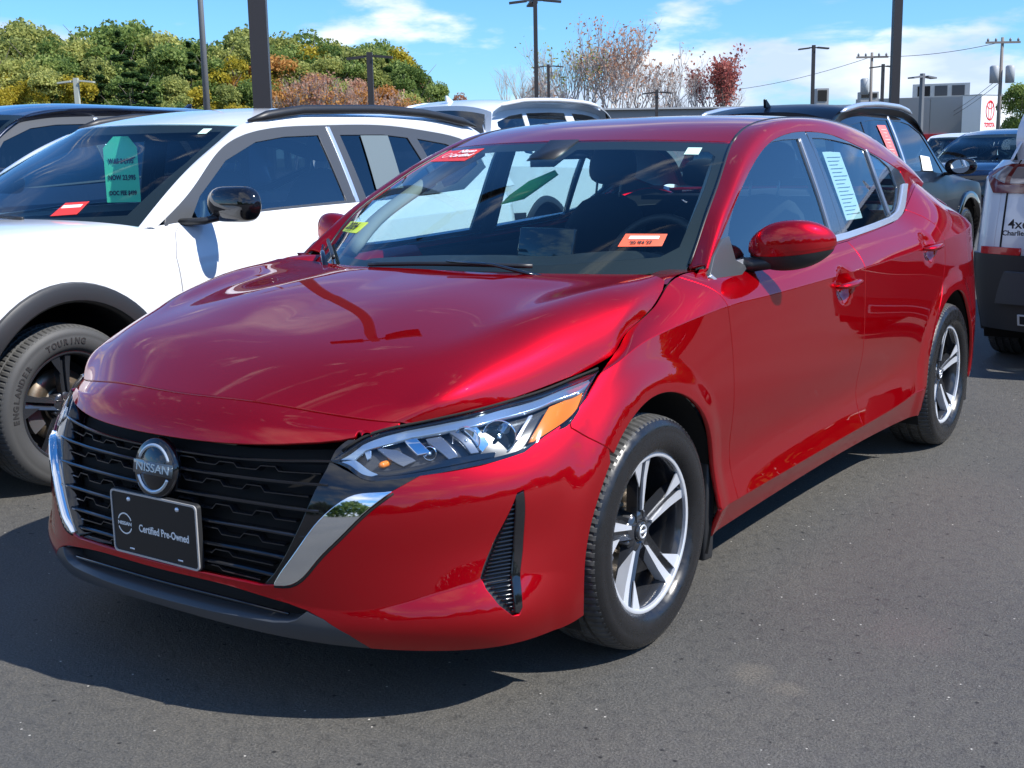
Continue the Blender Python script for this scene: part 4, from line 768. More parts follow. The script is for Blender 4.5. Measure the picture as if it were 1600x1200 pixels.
# ---- wheels
def make_wheel(mach=None):
    mach = mach or M['machined']
    Wd = .205/2; r0 = .316; rim_r = .218
    w = empty('wheel')
    # tyre: sidewall and tread with grooves
    sw = MB(); prof = [(.062, .205), (.074, .212), (.086, .219), (.0965, .232), (.101, .25), (.1005, .268), (.098, .277), (.0985, .279), (.0955, .290), (.090, .300), (.083, .3065)]
    sw.lathe(prof, 96); sw.lathe([(-p[0], p[1]) for p in prof], 96); sw.build('sidewall', M['wall'], w)
    td = MB(); n = 92*4; prof = [(-.083, .3065), (-.078, .309), (-.066, .3125), (-.050, .3145), (-.046, .3145), (-.044, .308), (-.036, .308), (-.034, .3152), (-.008, .316), (-.006, .309), (.006, .309), (.008, .316), (.034, .3152), (.036, .308), (.044, .308), (.046, .3145), (.050, .3145), (.066, .3125), (.078, .309), (.083, .3065), (.088, .303)]
    V = []; L = len(prof)
    for i in range(n):
        a = 2*math.pi*i/n
        for (x, r) in prof:
            rr = r
            if abs(x) > .046 and (i % 4) == 0: rr = r-.004
            if .008 <= abs(x) <= .034 and (i % 4) == 2: rr = r-.003
            V.append((x, rr*math.cos(a+x*.25), rr*math.sin(a+x*.25)))
    F = [(i*L+b, i*L+b+1, ((i+1) % n)*L+b+1, ((i+1) % n)*L+b) for i in range(n) for b in range(L-1)]
    td.add(V, F); td.build('tread', M['tyre'], w, auto=25)
    rb = MB(); rb.lathe([(-.09, .20), (.02, .193), (.05, .196), (.068, .2015), (.070, .204)], 72); rb.lathe([(-.09, .2), (-.09, .06)], 48); rb.build('rim_barrel', M['rim'], w)
    lp = MB(); lp.lathe([(.060, .2035), (.0785, .2045), (.0800, .2065), (.0800, .2145), (.079, .2175), (.074, .2195), (.066, .2195)], 96); lp.build('rim_lip', mach, w, auto=40)
    # five spokes
    for k in range(5):
        a = R(94.3+72*k-1.5); er = np.array((0, math.cos(a), math.sin(a))); et = np.array((0, -math.sin(a), math.cos(a)))   # seen from outside with +y to the right: et points counter-clockwise (left of the spoke)
        def pt(r, t, x): return tuple(er*r+et*t+np.array((x, 0, 0)))
        sp = MB()
        # black body: wide trough, from hub to rim
        prof = []
        rs = [.030, .06, .10, .15, .19, .206]; xo = [.052, .053, .056, .061, .068, .073]; wl = [.022, .022, .025, .027, .028, .029]; wr = [.016, .013, .010, .007, .005, .004]
        V = []; F = []
        for r_, x_, l_, q_ in zip(rs, xo, wl, wr): V += [pt(r_, l_, x_-.030), pt(r_, l_, x_), pt(r_, l_*.45, x_-.009), pt(r_, -q_+.006, x_-.010), pt(r_, -q_, x_), pt(r_, -q_-.012, x_-.032)]
        for i in range(5):
            for b in range(5): F.append((i*6+b, i*6+b+1, (i+1)*6+b+1, (i+1)*6+b))
            F.append((i*6+5, i*6, (i+1)*6, (i+1)*6+5))
        sp.add(V, F); body = sp.build('spoke', M['rim'], w, auto=25)
        # machined blade on the clockwise side
        bl = MB(); rs = [.058, .10, .15, .19, .207]; t0 = [-.004, -.002, 0, .001, .002]; t1 = [-.0135, -.0165, -.0200, -.0235, -.0255]; xo = [.0545, .058, .063, .070, .0745]; V = []
        for r_, a_, b_, x_ in zip(rs, t0, t1, xo): V += [pt(r_, a_, x_-.006), pt(r_, a_, x_), pt(r_, b_, x_-.0015), pt(r_, b_-.002, x_-.03)]
        F = [(i*4+b, i*4+(b+1) % 4, (i+1)*4+(b+1) % 4, (i+1)*4+b) for i in range(4) for b in range(4)]+[(0, 1, 2, 3), (16, 17, 18, 19)]
        bl.add(V, F, 0); o = bl.build('spoke_blade', [mach], w, auto=25)
        # machined wedge at the rim on the other side
        wd = MB(); T = [(.130, .0205), (.205, .0265), (.205, .064), (.197, .062)]
        wd.prism(T, lambda r_, t_: pt(r_ if t_ < .04 else math.sqrt(max(r_*r_-t_*t_, 0.001)), t_, .058+(r_-.125)*.17), lambda r_, t_: pt(r_ if t_ < .04 else math.sqrt(max(r_*r_-t_*t_, .001)), t_, .0605+(r_-.125)*.185)); wd.build('spoke_wedge', mach, w, smooth=False)
        ln = MB(); a2 = a+R(36)*0; ln.lathe([(.020, .010), (.040, .0095), (.045, .006), (.046, 0)], 8); c_ = np.array((0, math.cos(a+R(36)), math.sin(a+R(36))))*.052; ln.build('wheel_nut', M['cav'], w, loc=tuple(c_))
    hb = MB(); hb.lathe([(0, .062), (.040, .060), (.048, .052), (.050, .034), (.046, .030), (.046, 0)], 40); hb.build('hub', M['rim'], w, auto=40)
    cp = MB(); cp.lathe([(.046, .0275), (.056, .0265), (.0575, .024), (.058, 0)], 32); cp.build('hub_cap', M['rim'], w)
    lg = arcring(.0165, .0026, 0, 2*math.pi, .0, .0015); o = lg.build('hub_logo', mach, w); o.rotation_euler = (0, R(90), 0); o.location = (.0580, 0, 0)
    mb = MB(); mb.box((.0590, 0, 0), (.0014, .034, .008)); o = mb.build('hub_logo_bar', mach, w)
    dk = MB(); dk.lathe([(-.02, .06), (-.005, .06), (-.005, .14), (-.02, .14)], 64); dk.lathe([(-.06, 0), (-.004, 0), (-.004, .068), (-.03, .07)], 48); dk.build('brake_disc', M['rust'], w)
    bk = MB(); bk.lathe([(-.032, .05), (-.032, .175), (-.03, .178)], 48); bk.build('brake_shield', M['dark'], w)
    cal = MB(); 
    for a0 in (R(160),): cal.lathe([(-.03, .10), (.018, .10), (.02, .12), (.018, .158), (-.03, .158)], 12, a0=a0, a1=a0+R(55), closed=True)
    cal.build('brake_caliper', M['cav'], w, auto=30)
    return w
wh = make_wheel(); wh.parent = car; wh.location = (.800, 0, .316); wh.scale = (1.06, 1, 1)
w2 = copy_tree(wh, car); w2.location = (.800, 2.712, .316)
for q in (w2,): q.rotation_euler = (R(-6), 0, 0)
for y, rz in ((0, R(180)), (2.712, R(180))): w3 = copy_tree(wh, car); w3.location = (-.800, y, .316); w3.rotation_euler = (R(31), 0, rz)
# ---- cabin
def soft(name, V, F, mat, parent, lv=2):
    me = mesh(name, V, F); fixn(me); o = obj(name, me, mat, parent); s = o.modifiers.new('sub', 'SUBSURF'); s.levels = lv; s.render_levels = lv; return o
def boxverts(c, d, tap=1., lean=0.):
    V = []
    for z in (-1, 0, 1):
        k = 1 if z < 1 else tap
        for x, y in ((-1, -1), (1, -1), (1, 1), (-1, 1)): V.append((c[0]+x*d[0]/2*k, c[1]+y*d[1]/2*(1 if z < 1 else .8)+lean*(z+1)/2, c[2]+z*d[2]/2))
    F = [(0, 3, 2, 1), (8, 9, 10, 11)]+[(j*4+i, j*4+(i+1) % 4, (j+1)*4+(i+1) % 4, (j+1)*4+i) for j in range(2) for i in range(4)]
    return V, F
def cabin(parent, seats_y=1.62, zb=.30, mat=None, wheel_x=.36, wheel_y=.98, wheel_z=.92, rear=2.42, hd=0.):
    mat = mat or M['seat']
    for x in (-.36, .36):
        st = empty('front_seat', parent=parent)
        V, F = boxverts((x, seats_y-.18, zb+.22), (.50, .52, .18)); soft('seat_cushion', V, F, mat, st)
        V, F = boxverts((x, seats_y+.10, zb+.55), (.50, .16, .62), .82, .20); soft('seat_backrest', V, F, mat, st)
        V, F = boxverts((x, seats_y+.31, zb+.955+hd), (.26, .10, .19), .85, .02); soft('headrest', V, F, mat, st)
        mb = MB(); [mb.tube([(x+q, seats_y+.27, zb+.80), (x+q, seats_y+.30, zb+.93+hd)], .006, 6) for q in (-.06, .06)]; mb.build('headrest_post', M['cav'], st)
    rs = empty('rear_seat', parent=parent)
    V, F = boxverts((0, rear, zb+.25), (1.25, .5, .18)); soft('bench_cushion', V, F, mat, rs)
    V, F = boxverts((0, rear+.28, zb+.55), (1.25, .16, .60), .9, .18); soft('bench_backrest', V, F, mat, rs)
    for x in (-.38, .38): V, F = boxverts((x, rear+.46, zb+.90), (.24, .09, .15), .85, .02); soft('headrest', V, F, mat, rs)
    sw = empty('steering_wheel', parent=parent); mb = MB()
    mb.tube([(math.cos(a)*.18, math.sin(a)*.18, 0) for a in np.linspace(0, 2*math.pi, 33)], .015, 8, cap=False); mb.tube([(-.17, 0, 0), (0, 0, -.02), (.17, 0, 0)], .016, 6); mb.tube([(0, 0, -.02), (0, -.17, 0)], .016, 6); mb.lathe([(-.04, .06), (.0, .055), (.006, 0)], 20, axis='z')
    o = mb.build('wheel_ring', M['dash'], sw); o.location = (wheel_x, wheel_y, wheel_z); o.rotation_euler = (R(65), 0, 0)
cabin(car, rear=2.38)
# dashboard as one swept top
V, F = gridmesh(WSs, -.69, .69, .02, .30, 30, 12, .0)
mb = MB()
ys = [.20, .45, .70, .84, .90, .90, .80]; zs = [.925, .945, .962, .955, .92, .80, .60]; V = []; F = []; xs = np.linspace(-.72, .72, 25)
for x in xs:
    for y, z in zip(ys, zs): V.append((x, y+.06*abs(x)+.0, z-.03*(abs(x)/.72)**2+(.035*math.exp(-((x-.36)/.2)**2) if .6 < y < .93 else 0)))
k = len(ys); F = [(i*k+b, i*k+b+1, (i+1)*k+b+1, (i+1)*k+b) for i in range(24) for b in range(k-1)]
mb.add(V, F); mb.build('dashboard', M['dash'], car)
mb = MB(); mb.box((.02, .83, .995), (.23, .02, .12), Matrix.Rotation(R(-14), 3, 'X')); o = mb.build('centre_screen', M['gloss'], car); bevel(o, .006)
mb = MB(); mb.tube([(-.12, .955, 1.300), (-.10, .95, 1.300), (.10, .95, 1.300), (.12, .955, 1.300)], [.012, .028, .028, .012], 12, flat=.45); mb.build('rear_view_mirror', M['blackp'], car)
mb = MB(); mb.prism([(-.05, .84), (.05, .84), (.06, .985), (-.06, .985)], lambda a, b: (a, b, 1.245+(b-.8)*.45), lambda a, b: (a, b, 1.278+(b-.8)*.42)); o = mb.build('camera_cover', M['blackp'], car)
# headliner, pillars, door cards
V, F = gridmesh(RF, -.555, .555, .02, 1.56, 16, 20, .022); obj('headliner', mesh('headliner', V, F), M['headl'], car)
for sx in (1, -1):
    mb = MB(); mb.box((sx*.80, 1.5, .68), (.03, 2.0, .50)); mb.build('door_card', M['dash'], car)
    mb = MB(); mb.tube([(sx*.765, 1.555, .98), (sx*.70, 1.56, 1.2), (sx*.62, 1.56, 1.37)], [.05, .045, .04], 8, flat=.4); mb.build('pillar_cover', M['dash'], car)
mb = MB(); mb.box((0, 2.86, 1.085), (1.25, .38, .02)); mb.build('parcel_shelf', M['dash'], car)
for sx in (1, -1):
    mb = MB(); X = C2.ev(np.linspace(.05, C2.k[5]+.05, 14)); mb.tube([(x*sx-.05*sx, y+.05, z-.035) for x, y, z in X], .036, 10, flat=.6); mb.build('pillar_cover', M['headl'], car)
V, F = gridmesh(RL, .02, 3.18, .002, .098, 60, 6, .012, both=True); obj('roof_rail_cover', mesh('roof_rail_cover', V, F), M['headl'], car)
for mr in (False, True): panel('rear_pillar_cover', G, [(2.50, 1.225), (2.66, 1.185), (2.95, 1.112), (3.05, 1.05), (2.55, 1.05), (2.58, 1.14)], M['dash'], car, depth=.022, gap=0, thick=.004, step=.08, mirror=mr)
# green hang tag on the mirror
ht = MB(); Pg = [(-.045, -.16), (.045, -.16), (.045, .10), (.025, .14), (-.025, .14), (-.045, .10)]
TP = [(-.225, .90, 1.130), (-.14, .93, 1.150), (-.005, .95, 1.235), (.0, .92, 1.252), (-.09, .89, 1.215), (-.17, .88, 1.165)]
ht.prism(list(range(6)), lambda *a: None, lambda *a: None) if False else ht.add([(x, y, z) for x, y, z in TP]+[(x, y+.002, z-.001) for x, y, z in TP], [(0, 1, 2, 3, 4, 5), (11, 10, 9, 8, 7, 6)]+[(i, (i+1) % 6, 6+(i+1) % 6, 6+i) for i in range(6)]); g = ht.build('price_tag', pbr('lime_card', (.10, .75, .12), .6), None); tag(g, 'bright green price tag hanging from the mirror of the red saloon', 'tag'); g.location = (0, 0, 0)
# ================================================================ other vehicles
def suv(name, label, paint, loc, rz=0., hw=.905, wb=2.63, H=1.575, wr=.335, belt=((.5, 1.03), (1.2, 1.065), (2.2, 1.085), (3.2, 1.12)), fo=.86, ro=.80, hz=.93, clad=M['blackp'], sill=.46, glassm=None, rails='black', group=None, wheelsrc=None, bumper=None, cab=True, parts='all', header=1.15, cat='car', nodoors=False, mirrorm=None, framem=None, doorfr=None, roofext=.55):
    g = empty(name, loc, rz); tag(g, label, cat, group)
    bz = lambda y: float(np.interp(y, [b[0] for b in belt], [b[1] for b in belt])); ye = wb+ro
    glassm = glassm or M['tg']; framem = framem or M['gloss']
    ys = [-.52, 0, .52, 1.25, wb*.72, wb-.52, wb, wb+.5]
    S = [0, .35, .65, .88, 1.15, 1.6, 2.1, 2.8, 3.4, 3.9, 4.4, 4.85, 5.1, 5.4, 5.75]; T = [0, .18, .38, .60, .74, .86]
    def ring(z, w, yf, yc, zf=None, zr=None, yr=0., wr_=None):
        zf = z if zf is None else zf; zr = z if zr is None else zr; wr_ = w if wr_ is None else wr_
        P = [(0, yf, zf), (.35, yf+.02, zf), (.65, yf+.09, zf), (.86*w, yc, zf)]
        for i, y in enumerate(ys):
            zz = z(y) if callable(z) else z; P.append((w*(.985 if i == 0 else 1.) if i < 6 else w+(wr_-w)*(i-5)/2.5, y, zz))
        P += [(.86*wr_, ye-.16+yr, zr), (.45, ye-.03+yr, zr), (0, ye+yr, zr)]; return P
    b0 = bz(.5)
    P = [ring(.24, hw*.93, -fo+.05, -.66), ring(.42, hw*.97, -fo, -.66), ring(.62, hw, -fo, -.655), ring(.84, hw*.99, -fo+.04, -.62),
         ring(lambda y: (bz(y)-.10) if y > .3 else (.90 if y < -.3 else .945), hw*.965, -fo+.09, -.55, .89, bz(wb+.5)-.10, -.02), None]
    top = [(0, -fo+.14, .925), (.35, -fo+.16, .925), (.62, -fo+.24, .922), (.76*hw, -.52, .915)]
    for i, y in enumerate(ys):
        if y < -.3: top.append((.83*hw, y, hz))
        elif y < .1: top.append((.84*hw, y, .985))
        else: top.append((hw*.91 if y < wb else hw*(.90 if y == wb else .87), y, bz(y)))
    top += [(.74*hw, ye-.12, bz(ye)), (.45, ye-.05, bz(ye)), (0, ye-.03, bz(ye))]; P[5] = top
    B = Surf(S, T, np.array(P), crease=(4,))
    hubs = ((0, wr), (wb, wr)); ar = wr+.095
    def invc(hy, s0, s1, r): return [p for p in inv_yz(B, [(hy+math.cos(a)*r, wr+math.sin(a)*r) for a in np.linspace(R(-12), R(192), 30)], s0, s1, 0, .8, 60) if p[1] > .003]
    A0 = invc(0, 1.0, 2.3, ar); A1 = invc(wb, 3.7, 4.9, ar)
    if parts == 'all':
        for mr in (False, True):
            sl = sill
            lo = [(0, 0), (.65, 0), (.88, 0), (min(p[0] for p in A0), 0)]
            panel('side_body', B, [(.90, .14)]+[(min(p[0] for p in A0)-.01, .14)]+[p for p in A0[::-1] if p[1] > .14]+[(max(p[0] for p in A0)+.01, .14), (2.8, .14), (min(p[0] for p in A1)-.01, .14)]+[p for p in A1[::-1] if p[1] > .14]+[(max(p[0] for p in A1)+.01, .14), (5.09, .14), (5.09, .86), (4.4, .86), (3.9, .86), (3.4, .86), (2.8, .86), (2.1, .86), (1.6, .86), (1.15, .86), (.90, .86)], paint, g, mirror=mr, step=.05, gap=0, lines=(.74,))
            panel('sill_cladding', B, [(max(p[0] for p in A0), 0), (min(p[0] for p in A1), 0), (min(p[0] for p in A1), .14), (3, .14), (max(p[0] for p in A0), .14)], clad, g, mirror=mr, step=.06, gap=0, depth=-.012, thick=.03)
            for hy, (s0, s1) in ((0, (1.0, 2.3)), (wb, (3.7, 4.9))):
                sx = -1 if mr else 1; mb = MB(); V = []; an = np.linspace(R(-14), R(194), 36)
                pr = [(ar-.005, -.04), (ar-.005, .010), (ar+.005, .022), (ar+.055, .020), (ar+.072, .012), (ar+.078, -.01)]
                q = [inv_yz(B, [(hy+math.cos(a)*(ar+.04), wr+math.sin(a)*(ar+.04)) for a in an], s0, s1, 0, .8, 50)][0]; xs = B.ev(*np.array(q).T)[:, 0]; xs = np.maximum(xs, hw*.93)
                for a, xb in zip(an, xs): V += [((xb+dx)*sx, hy+math.cos(a)*r, max(wr+math.sin(a)*r, .2)) for r, dx in pr]
                mb.add(V, [(i*6+b, i*6+b+1, (i+1)*6+b+1, (i+1)*6+b) for i in range(35) for b in range(5)]); mb.build('arch_cladding', clad, g, auto=40)
                mb = MB(); mb.lathe([(-.34, 0), (-.34, ar), (0, ar)], 36, a0=R(-25), a1=R(205)); o = mb.build('wheel_arch_liner', M['dark'], g, loc=(sx*hw*.96, hy, wr)); o.scale = (sx, 1, 1)
            a, b_ = max(p[0] for p in A1), 5.10
            if bumper: 
                panel('bumper_cladding', B, [(max(p[0] for p in A1)+.01, 0), (5.1, 0), (5.75, 0), (5.75, .45), (5.1, .45), (max(p[0] for p in A1)+.01, .45)], clad, g, mirror=mr, step=.06, gap=0, depth=-.018, thick=.03)
        panel('front_end', B, sym([(0, 0), (.65, 0), (.88, 0), (min(p[0] for p in A0), 0), (min(p[0] for p in A0), .13), (.895, .14), (.895, .86), (.65, .86), (0, .86)]), paint, g, step=.07, gap=.001)
        for mr in (False, True): panel('tail_end', B, [(5.095, 0), (5.4, 0), (5.75, 0), (5.75, .86), (5.4, .86), (5.095, .86)], paint, g, step=.07, gap=.001, mirror=mr)
        panel('front_grille', B, sym([(0, .30), (.60, .30), (.80, .55), (.80, .62), (0, .62)]), M['gloss'], g, step=.07, depth=-.004, gap=0, thick=.01)
    for mr in (False, True):
        if parts == 'all': panel('headlamp', B, [(.70, .68), (.95, .66), (1.08, .78), (.95, .84), (.72, .80)], M['drl'], g, step=.05, depth=-.004, gap=0, mirror=mr)
    # bonnet
    eg = B.ev(np.array([.62, .84, 1.05, 1.3, 1.55, 1.80, 2.05]), np.full(7, .86)); G_ = []
    cy = np.linspace(-fo+.13, .30, 7); cz = np.array([.93, .99, 1.025, 1.045, 1.055, 1.06, b0+.035])
    for k in range(7):
        e = eg[k]; row = []
        for f in (0, .35, .65, .86, 1.0): row.append((e[0]*f, cy[k]+(e[1]-cy[k])*f**2.6, cz[k]+(e[2]-cz[k])*f**4))
        G_.append(row)
    HB = Surf([0, .27, .5, .66, .76], np.array([0, .2, .4, .6, .8, 1, 1.2]), np.array(G_)); 
    if parts == 'all': panel('bonnet', HB, sym([(0, 0), (.5, 0), (.76, 0), (.76, 1.2), (0, 1.2)]), paint, g, step=.05, gap=.003)
    # greenhouse
    zt = H-.10
    def gx2(y, z):
        y = np.asarray(y, float); z = np.asarray(z, float); d = z-1.05; t_ = np.clip(y-(wb-.5), 0, 3); return hw*.915-.34*d-.15*d*d-.05*t_**2-.02*np.clip(1-y, 0, 1)**2
    class GG:
        def ev(s, a, b): a, b = np.broadcast_arrays(np.atleast_1d(np.asarray(a, float)), np.atleast_1d(np.asarray(b, float))); return np.stack([gx2(a, b), a, b], -1)
        def nrm(s, a, b, e=1e-3):
            a = np.atleast_1d(np.asarray(a, float)); b = np.atleast_1d(np.asarray(b, float)); n = np.stack([np.ones(len(a)), -(gx2(a+e, b)-gx2(a-e, b))/(2*e), -(gx2(a, b+e)-gx2(a, b-e))/(2*e)], -1); return n/np.linalg.norm(n, axis=1)[:, None]
    gg = GG(); yr = wb+roofext
    e1 = smooth_poly([(.50, b0-.01), (.78, b0+.16), (1.02, zt-.115), (1.30, zt-.03), (1.7, zt-.004), (2.3, zt-.002), (wb, zt-.03), (wb+.35, zt-.085), (yr+.08, zt-.20)], 4)
    H1 = header
    E2 = [(.80, .42, b0-.02), (.755, .62, b0+.12), (.70, .85, b0+.26), (.655, H1-.06, zt-.06), (.635, H1+.06, zt-.005), (.625, 1.55, H-.055), (.62, 2.0, H-.045), (.62, wb, H-.055), (.62, yr-.15, H-.09), (.63, yr+.05, H-.17)]
    E2 = [(x*hw/.905, y, z) for x, y, z in E2]
    fg = [(.72, b0+.03), (.80, b0+.12), (1.02, zt-.17), (1.25, zt-.085), (1.45, zt-.06), (1.70, zt-.052), (1.745, bz(1.74)+.015), (1.2, bz(1.2)+.012), (.75, b0+.012)]
    ry1 = wb-.12
    rg = [(1.86, zt-.05), (2.2, zt-.048), (ry1-.1, zt-.065), (ry1+.02, bz(ry1)+.05), (ry1-.08, bz(ry1)+.015), (1.90, bz(1.9)+.015)]
    qg = [(ry1-.02, zt-.07), (wb+.12, zt-.10), (wb+.38, zt-.17), (wb+.40, zt-.22), (wb+.10, bz(wb)+.05), (ry1+.08, bz(wb)+.03)]
    fpoly = [p for p in e1 if p[0] < wb+.45]; fpoly = [(.56, b0)]+[p for p in fpoly if p[0] > .56]+[(wb+.47, zt-.24), (wb+.15, bz(wb)+.012), (wb-.1, bz(wb)+.004), (1.8, bz(1.8)+.004), (1.2, bz(1.2)+.004)]
    for mr in (False, True):
        fr_ = panel('window_frame', gg, fpoly, framem, g, holes=[fg, rg, qg], depth=0, thick=.012, step=.05, mirror=mr, gap=0)
        for nm, pg_ in (('side_window', fg), ('side_window', rg), ('quarter_window', qg)): panel(nm, gg, [tuple(p) for p in inset(pg_, -.006)], glassm if nm != 'side_window' or pg_ is rg else (M['sg'] if cab else glassm), g, depth=.007, thick=.003, step=.08, mirror=mr, gap=0)
        if doorfr: panel('window_trim', gg, [(1.775, zt-.012), (1.80, zt-.012), (1.835, bz(1.8)+.005), (1.81, bz(1.8)+.005)], doorfr, g, depth=-.004, gap=0, thick=.006, mirror=mr, step=.05)
        panel('rear_pillar', gg, [(wb+.47, zt-.24), (wb+.45, zt-.11), (yr+.08, zt-.20), (yr+.20, bz(wb+.6)), (wb+.3, bz(wb)-.0), (wb-.1, bz(wb)), (wb+.15, bz(wb)+.012)], paint, g, step=.06, mirror=mr, gap=0)
    C1 = Curve3([(float(gx2(y, z)), y, z) for y, z in e1]); C2 = Curve3(E2); u = np.linspace(0, 1, 24); A_ = C1.ev(u*C1.len); B_ = C2.ev(u*C2.len)
    RLs = Surf(u*3.5, [0, .03, .065, .10], np.array([A_*(1-w)+B_*w+np.array([.7, 0, .7])*.02*4*w*(1-w) for w in (0, .3, .65, 1)]), sym=False)
    for mr in (False, True): panel('roof_side', RLs, [(0.01, 0), (3.49, 0), (3.49, .1), (.01, .1)], paint, g, mirror=mr, gap=0, step=.04, edge=.002)
    fs = [0, .3, .6, .85, 1.]; ce = [( .25, b0+.0), (.42, b0+.11), (.65, b0+.24), (H1-.16, zt-.04), (H1-.10, zt+.012)]; ce = [(.22, b0-.02), (.40, b0+.10), (.64, b0+.245), (.90, zt-.075), (H1-.12, zt+.012)]
    WW = Surf([f*.7 for f in fs], [0, .22, .47, .75, .92], np.array([[(E2[k][0]*f, ce[k][0]+(E2[k][1]-ce[k][0])*f**2.4, ce[k][1]+(E2[k][2]-ce[k][1])*f**2.4) for f in fs] for k in range(5)]))
    wsn = panel('windscreen', WW, sym([(0, 0), (.5, 0), (.7, 0), (.7, .5), (.7, .92), (0, .92)]), M['ws'], g, gap=.002, thick=.004, step=.05)
    panel('windscreen_border', WW, sym([(0, 0), (.5, 0), (.7, 0), (.7, .5), (.7, .92), (0, .92)]), M['dark'], g, holes=[[(-.62, .12), (.62, .12), (.66, .5), (.65, .84), (-.65, .84), (-.66, .5)]], gap=.002, depth=.006, thick=.001, step=.06)
    rk = [E2[4], E2[5], E2[6], E2[7], E2[8], E2[9]]; rc_ = [(H1-.12, zt+.012), (1.5, H-.012), (2.0, H), (wb, H-.008), (yr-.15, H-.03), (yr+.09, H-.085)]; fs2 = [0, .3, .6, .82, .95, 1.]
    RR = Surf([f*.62 for f in fs2], np.cumsum([0]+[abs(rc_[i+1][0]-rc_[i][0]) for i in range(5)]), np.array([[(rk[k][0]*f, rc_[k][0]+(rk[k][1]-rc_[k][0])*f**2.4, rc_[k][1]+(rk[k][2]-rc_[k][1])*f**3) for f in fs2] for k in range(6)]))
    tl_ = RR.T[-1]; panel('roof', RR, sym([(0, 0), (.62, 0), (.62, tl_), (0, tl_)]), paint, g, gap=.001, step=.06)
    # rear screen and tailgate
    bk = [(.63*hw/.905, yr+.05, H-.17), (.69, yr+.13, bz(wb+.7)+.14), (.74*hw, ye-.12, bz(ye))]; bc_ = [(yr+.09, H-.085), (yr+.20, bz(ye)+.17), (ye-.03, bz(ye))]
    BK = Surf([f*.65 for f in fs], [0, .25, .42], np.array([[(bk[k][0]*f, bc_[k][0]+(bk[k][1]-bc_[k][0])*f**2.4, bc_[k][1]+(bk[k][2]-bc_[k][1])*f**2.4) for f in fs] for k in range(3)]))
    panel('tailgate_frame', BK, sym([(0, 0), (.65, 0), (.65, .42), (0, .42)]), paint, g, holes=[[(-.57, .03), (.57, .03), (.60, .33), (-.60, .33)]], gap=.001, step=.07)
    panel('rear_window', BK, sym([(0, .025), (.575, .025), (.605, .335), (0, .335)]), glassm, g, depth=.004, gap=0, thick=.003, step=.08)
    for sx in (1, -1):
        if rails:
            rm = M['blackp'] if rails == 'black' else rails; mb = MB(); n = 16; yy = np.linspace(1.25, wb+.45, n); P = []
            for i, y in enumerate(yy): q = i/(n-1); P.append((sx*(.655*hw/.905), y, float(np.interp(y, [1.25, 1.6, 2.2, wb, wb+.45], [H-.085, H-.045, H-.035, H-.05, H-.10]))+.020*math.sin(math.pi*q)**.35))
            mb.tube(P, [.008]+[.024]*(n-2)+[.008], 8, flat=1.0); mb.build('roof_rail', rm, g)
        mm = empty('door_mirror', parent=g); mm.scale = (sx, 1, 1); mb = MB(); V = []; F = []; nu, nv = 24, 14
        for j in range(nv+1):
            ph = -math.pi/2+math.pi*j/nv; c0 = max(math.cos(ph), 0)**.5
            for i in range(nu):
                a = 2*math.pi*i/nu; V.append((hw+.115+math.copysign(abs(math.cos(a))**.7, math.cos(a))*c0*.155, .80+math.copysign(abs(math.sin(a))**.8, math.sin(a))*c0*(.07 if math.sin(a) < 0 else .035), b0+.085+math.sin(ph)*.080))
        for j in range(nv):
            for i in range(nu): F.append((j*nu+i, j*nu+(i+1) % nu, (j+1)*nu+(i+1) % nu, (j+1)*nu+i))
        mb.add(V, F); mb.build('mirror_shell', mirrorm or M['gloss'], mm)
        mb = MB(); mb.tube([(hw*.90, .66, b0+.01), (hw+.0, .72, b0+.015), (hw+.06, .79, b0+.035)], [.03, .028, .03], 10, flat=.6); mb.build('mirror_arm', M['blackp'], mm)
        mb = MB(); mb.lathe([(0, 0), (0, .066)], 28, axis='x'); o = mb.build('mirror_glass', M['chrome'], mm, loc=(hw+.12, .838, b0+.085), rot=(0, 0, R(90))); o.scale = (1, 1.35, 1)
    mb = MB(); mb.prism([(-.10, 0), (.09, 0), (.10, .075), (.075, .075), (-.02, .02)], lambda a, b: (-.012, yr-.12+a, H-.045+b), lambda a, b: (.012, yr-.12+a, H-.045+b)); o = mb.build('roof_antenna', paint, g, auto=30); bevel(o, .006)
    if parts == 'all' and wheelsrc:
        for sx in (1, -1):
            for y in (0, wb): w_ = copy_tree(wheelsrc, g); w_.location = (sx*(hw-.12), y, wr); w_.scale = (wr/.316,)*3; w_.rotation_euler = (R(20), 0, 0 if sx > 0 else R(180))
    mb = MB(); mb.box((0, wb/2, .33), (1.5, wb+1.0, .08)); mb.build('underbody', M['dark'], g)
    mb = MB(); mb.add([(-.70, .30, b0-.03), (.70, .30, b0-.03), (.74, .95, b0-.02), (-.74, .95, b0-.02), (-.74, 1.0, .7), (.74, 1.0, .7)], [(0, 1, 2, 3), (3, 2, 5, 4)]); mb.build('dashboard', M['dash'], g, smooth=False)
    for sx in (1, -1): mb = MB(); mb.box((sx*hw*.86, wb/2+.5, .72), (.02, wb, .62)); mb.build('door_card', M['dash'], g)
    if cab: cabin(g, seats_y=1.75, zb=.42, rear=2.65, wheel_y=1.02, wheel_z=1.02)
    return g, wsn, WW, gg, B, HB
whiteP = pbr('white_paint', (.74, .76, .78), .3, 0, 1, .02)
wbk = make_wheel(M['rim'])
# blank template of the black wheel: keep it under the white car
S1 = suv('parked_car', 'white crossover with black roof rails and a green price card, left of the red saloon', whiteP, (-2.76, .22, 0), wheelsrc=wbk, glassm=M['tg'], framem=M['greyp'], doorfr=M['satin'], rails='black')
g1, ws1, WW1, gg1, B1, HB1 = S1
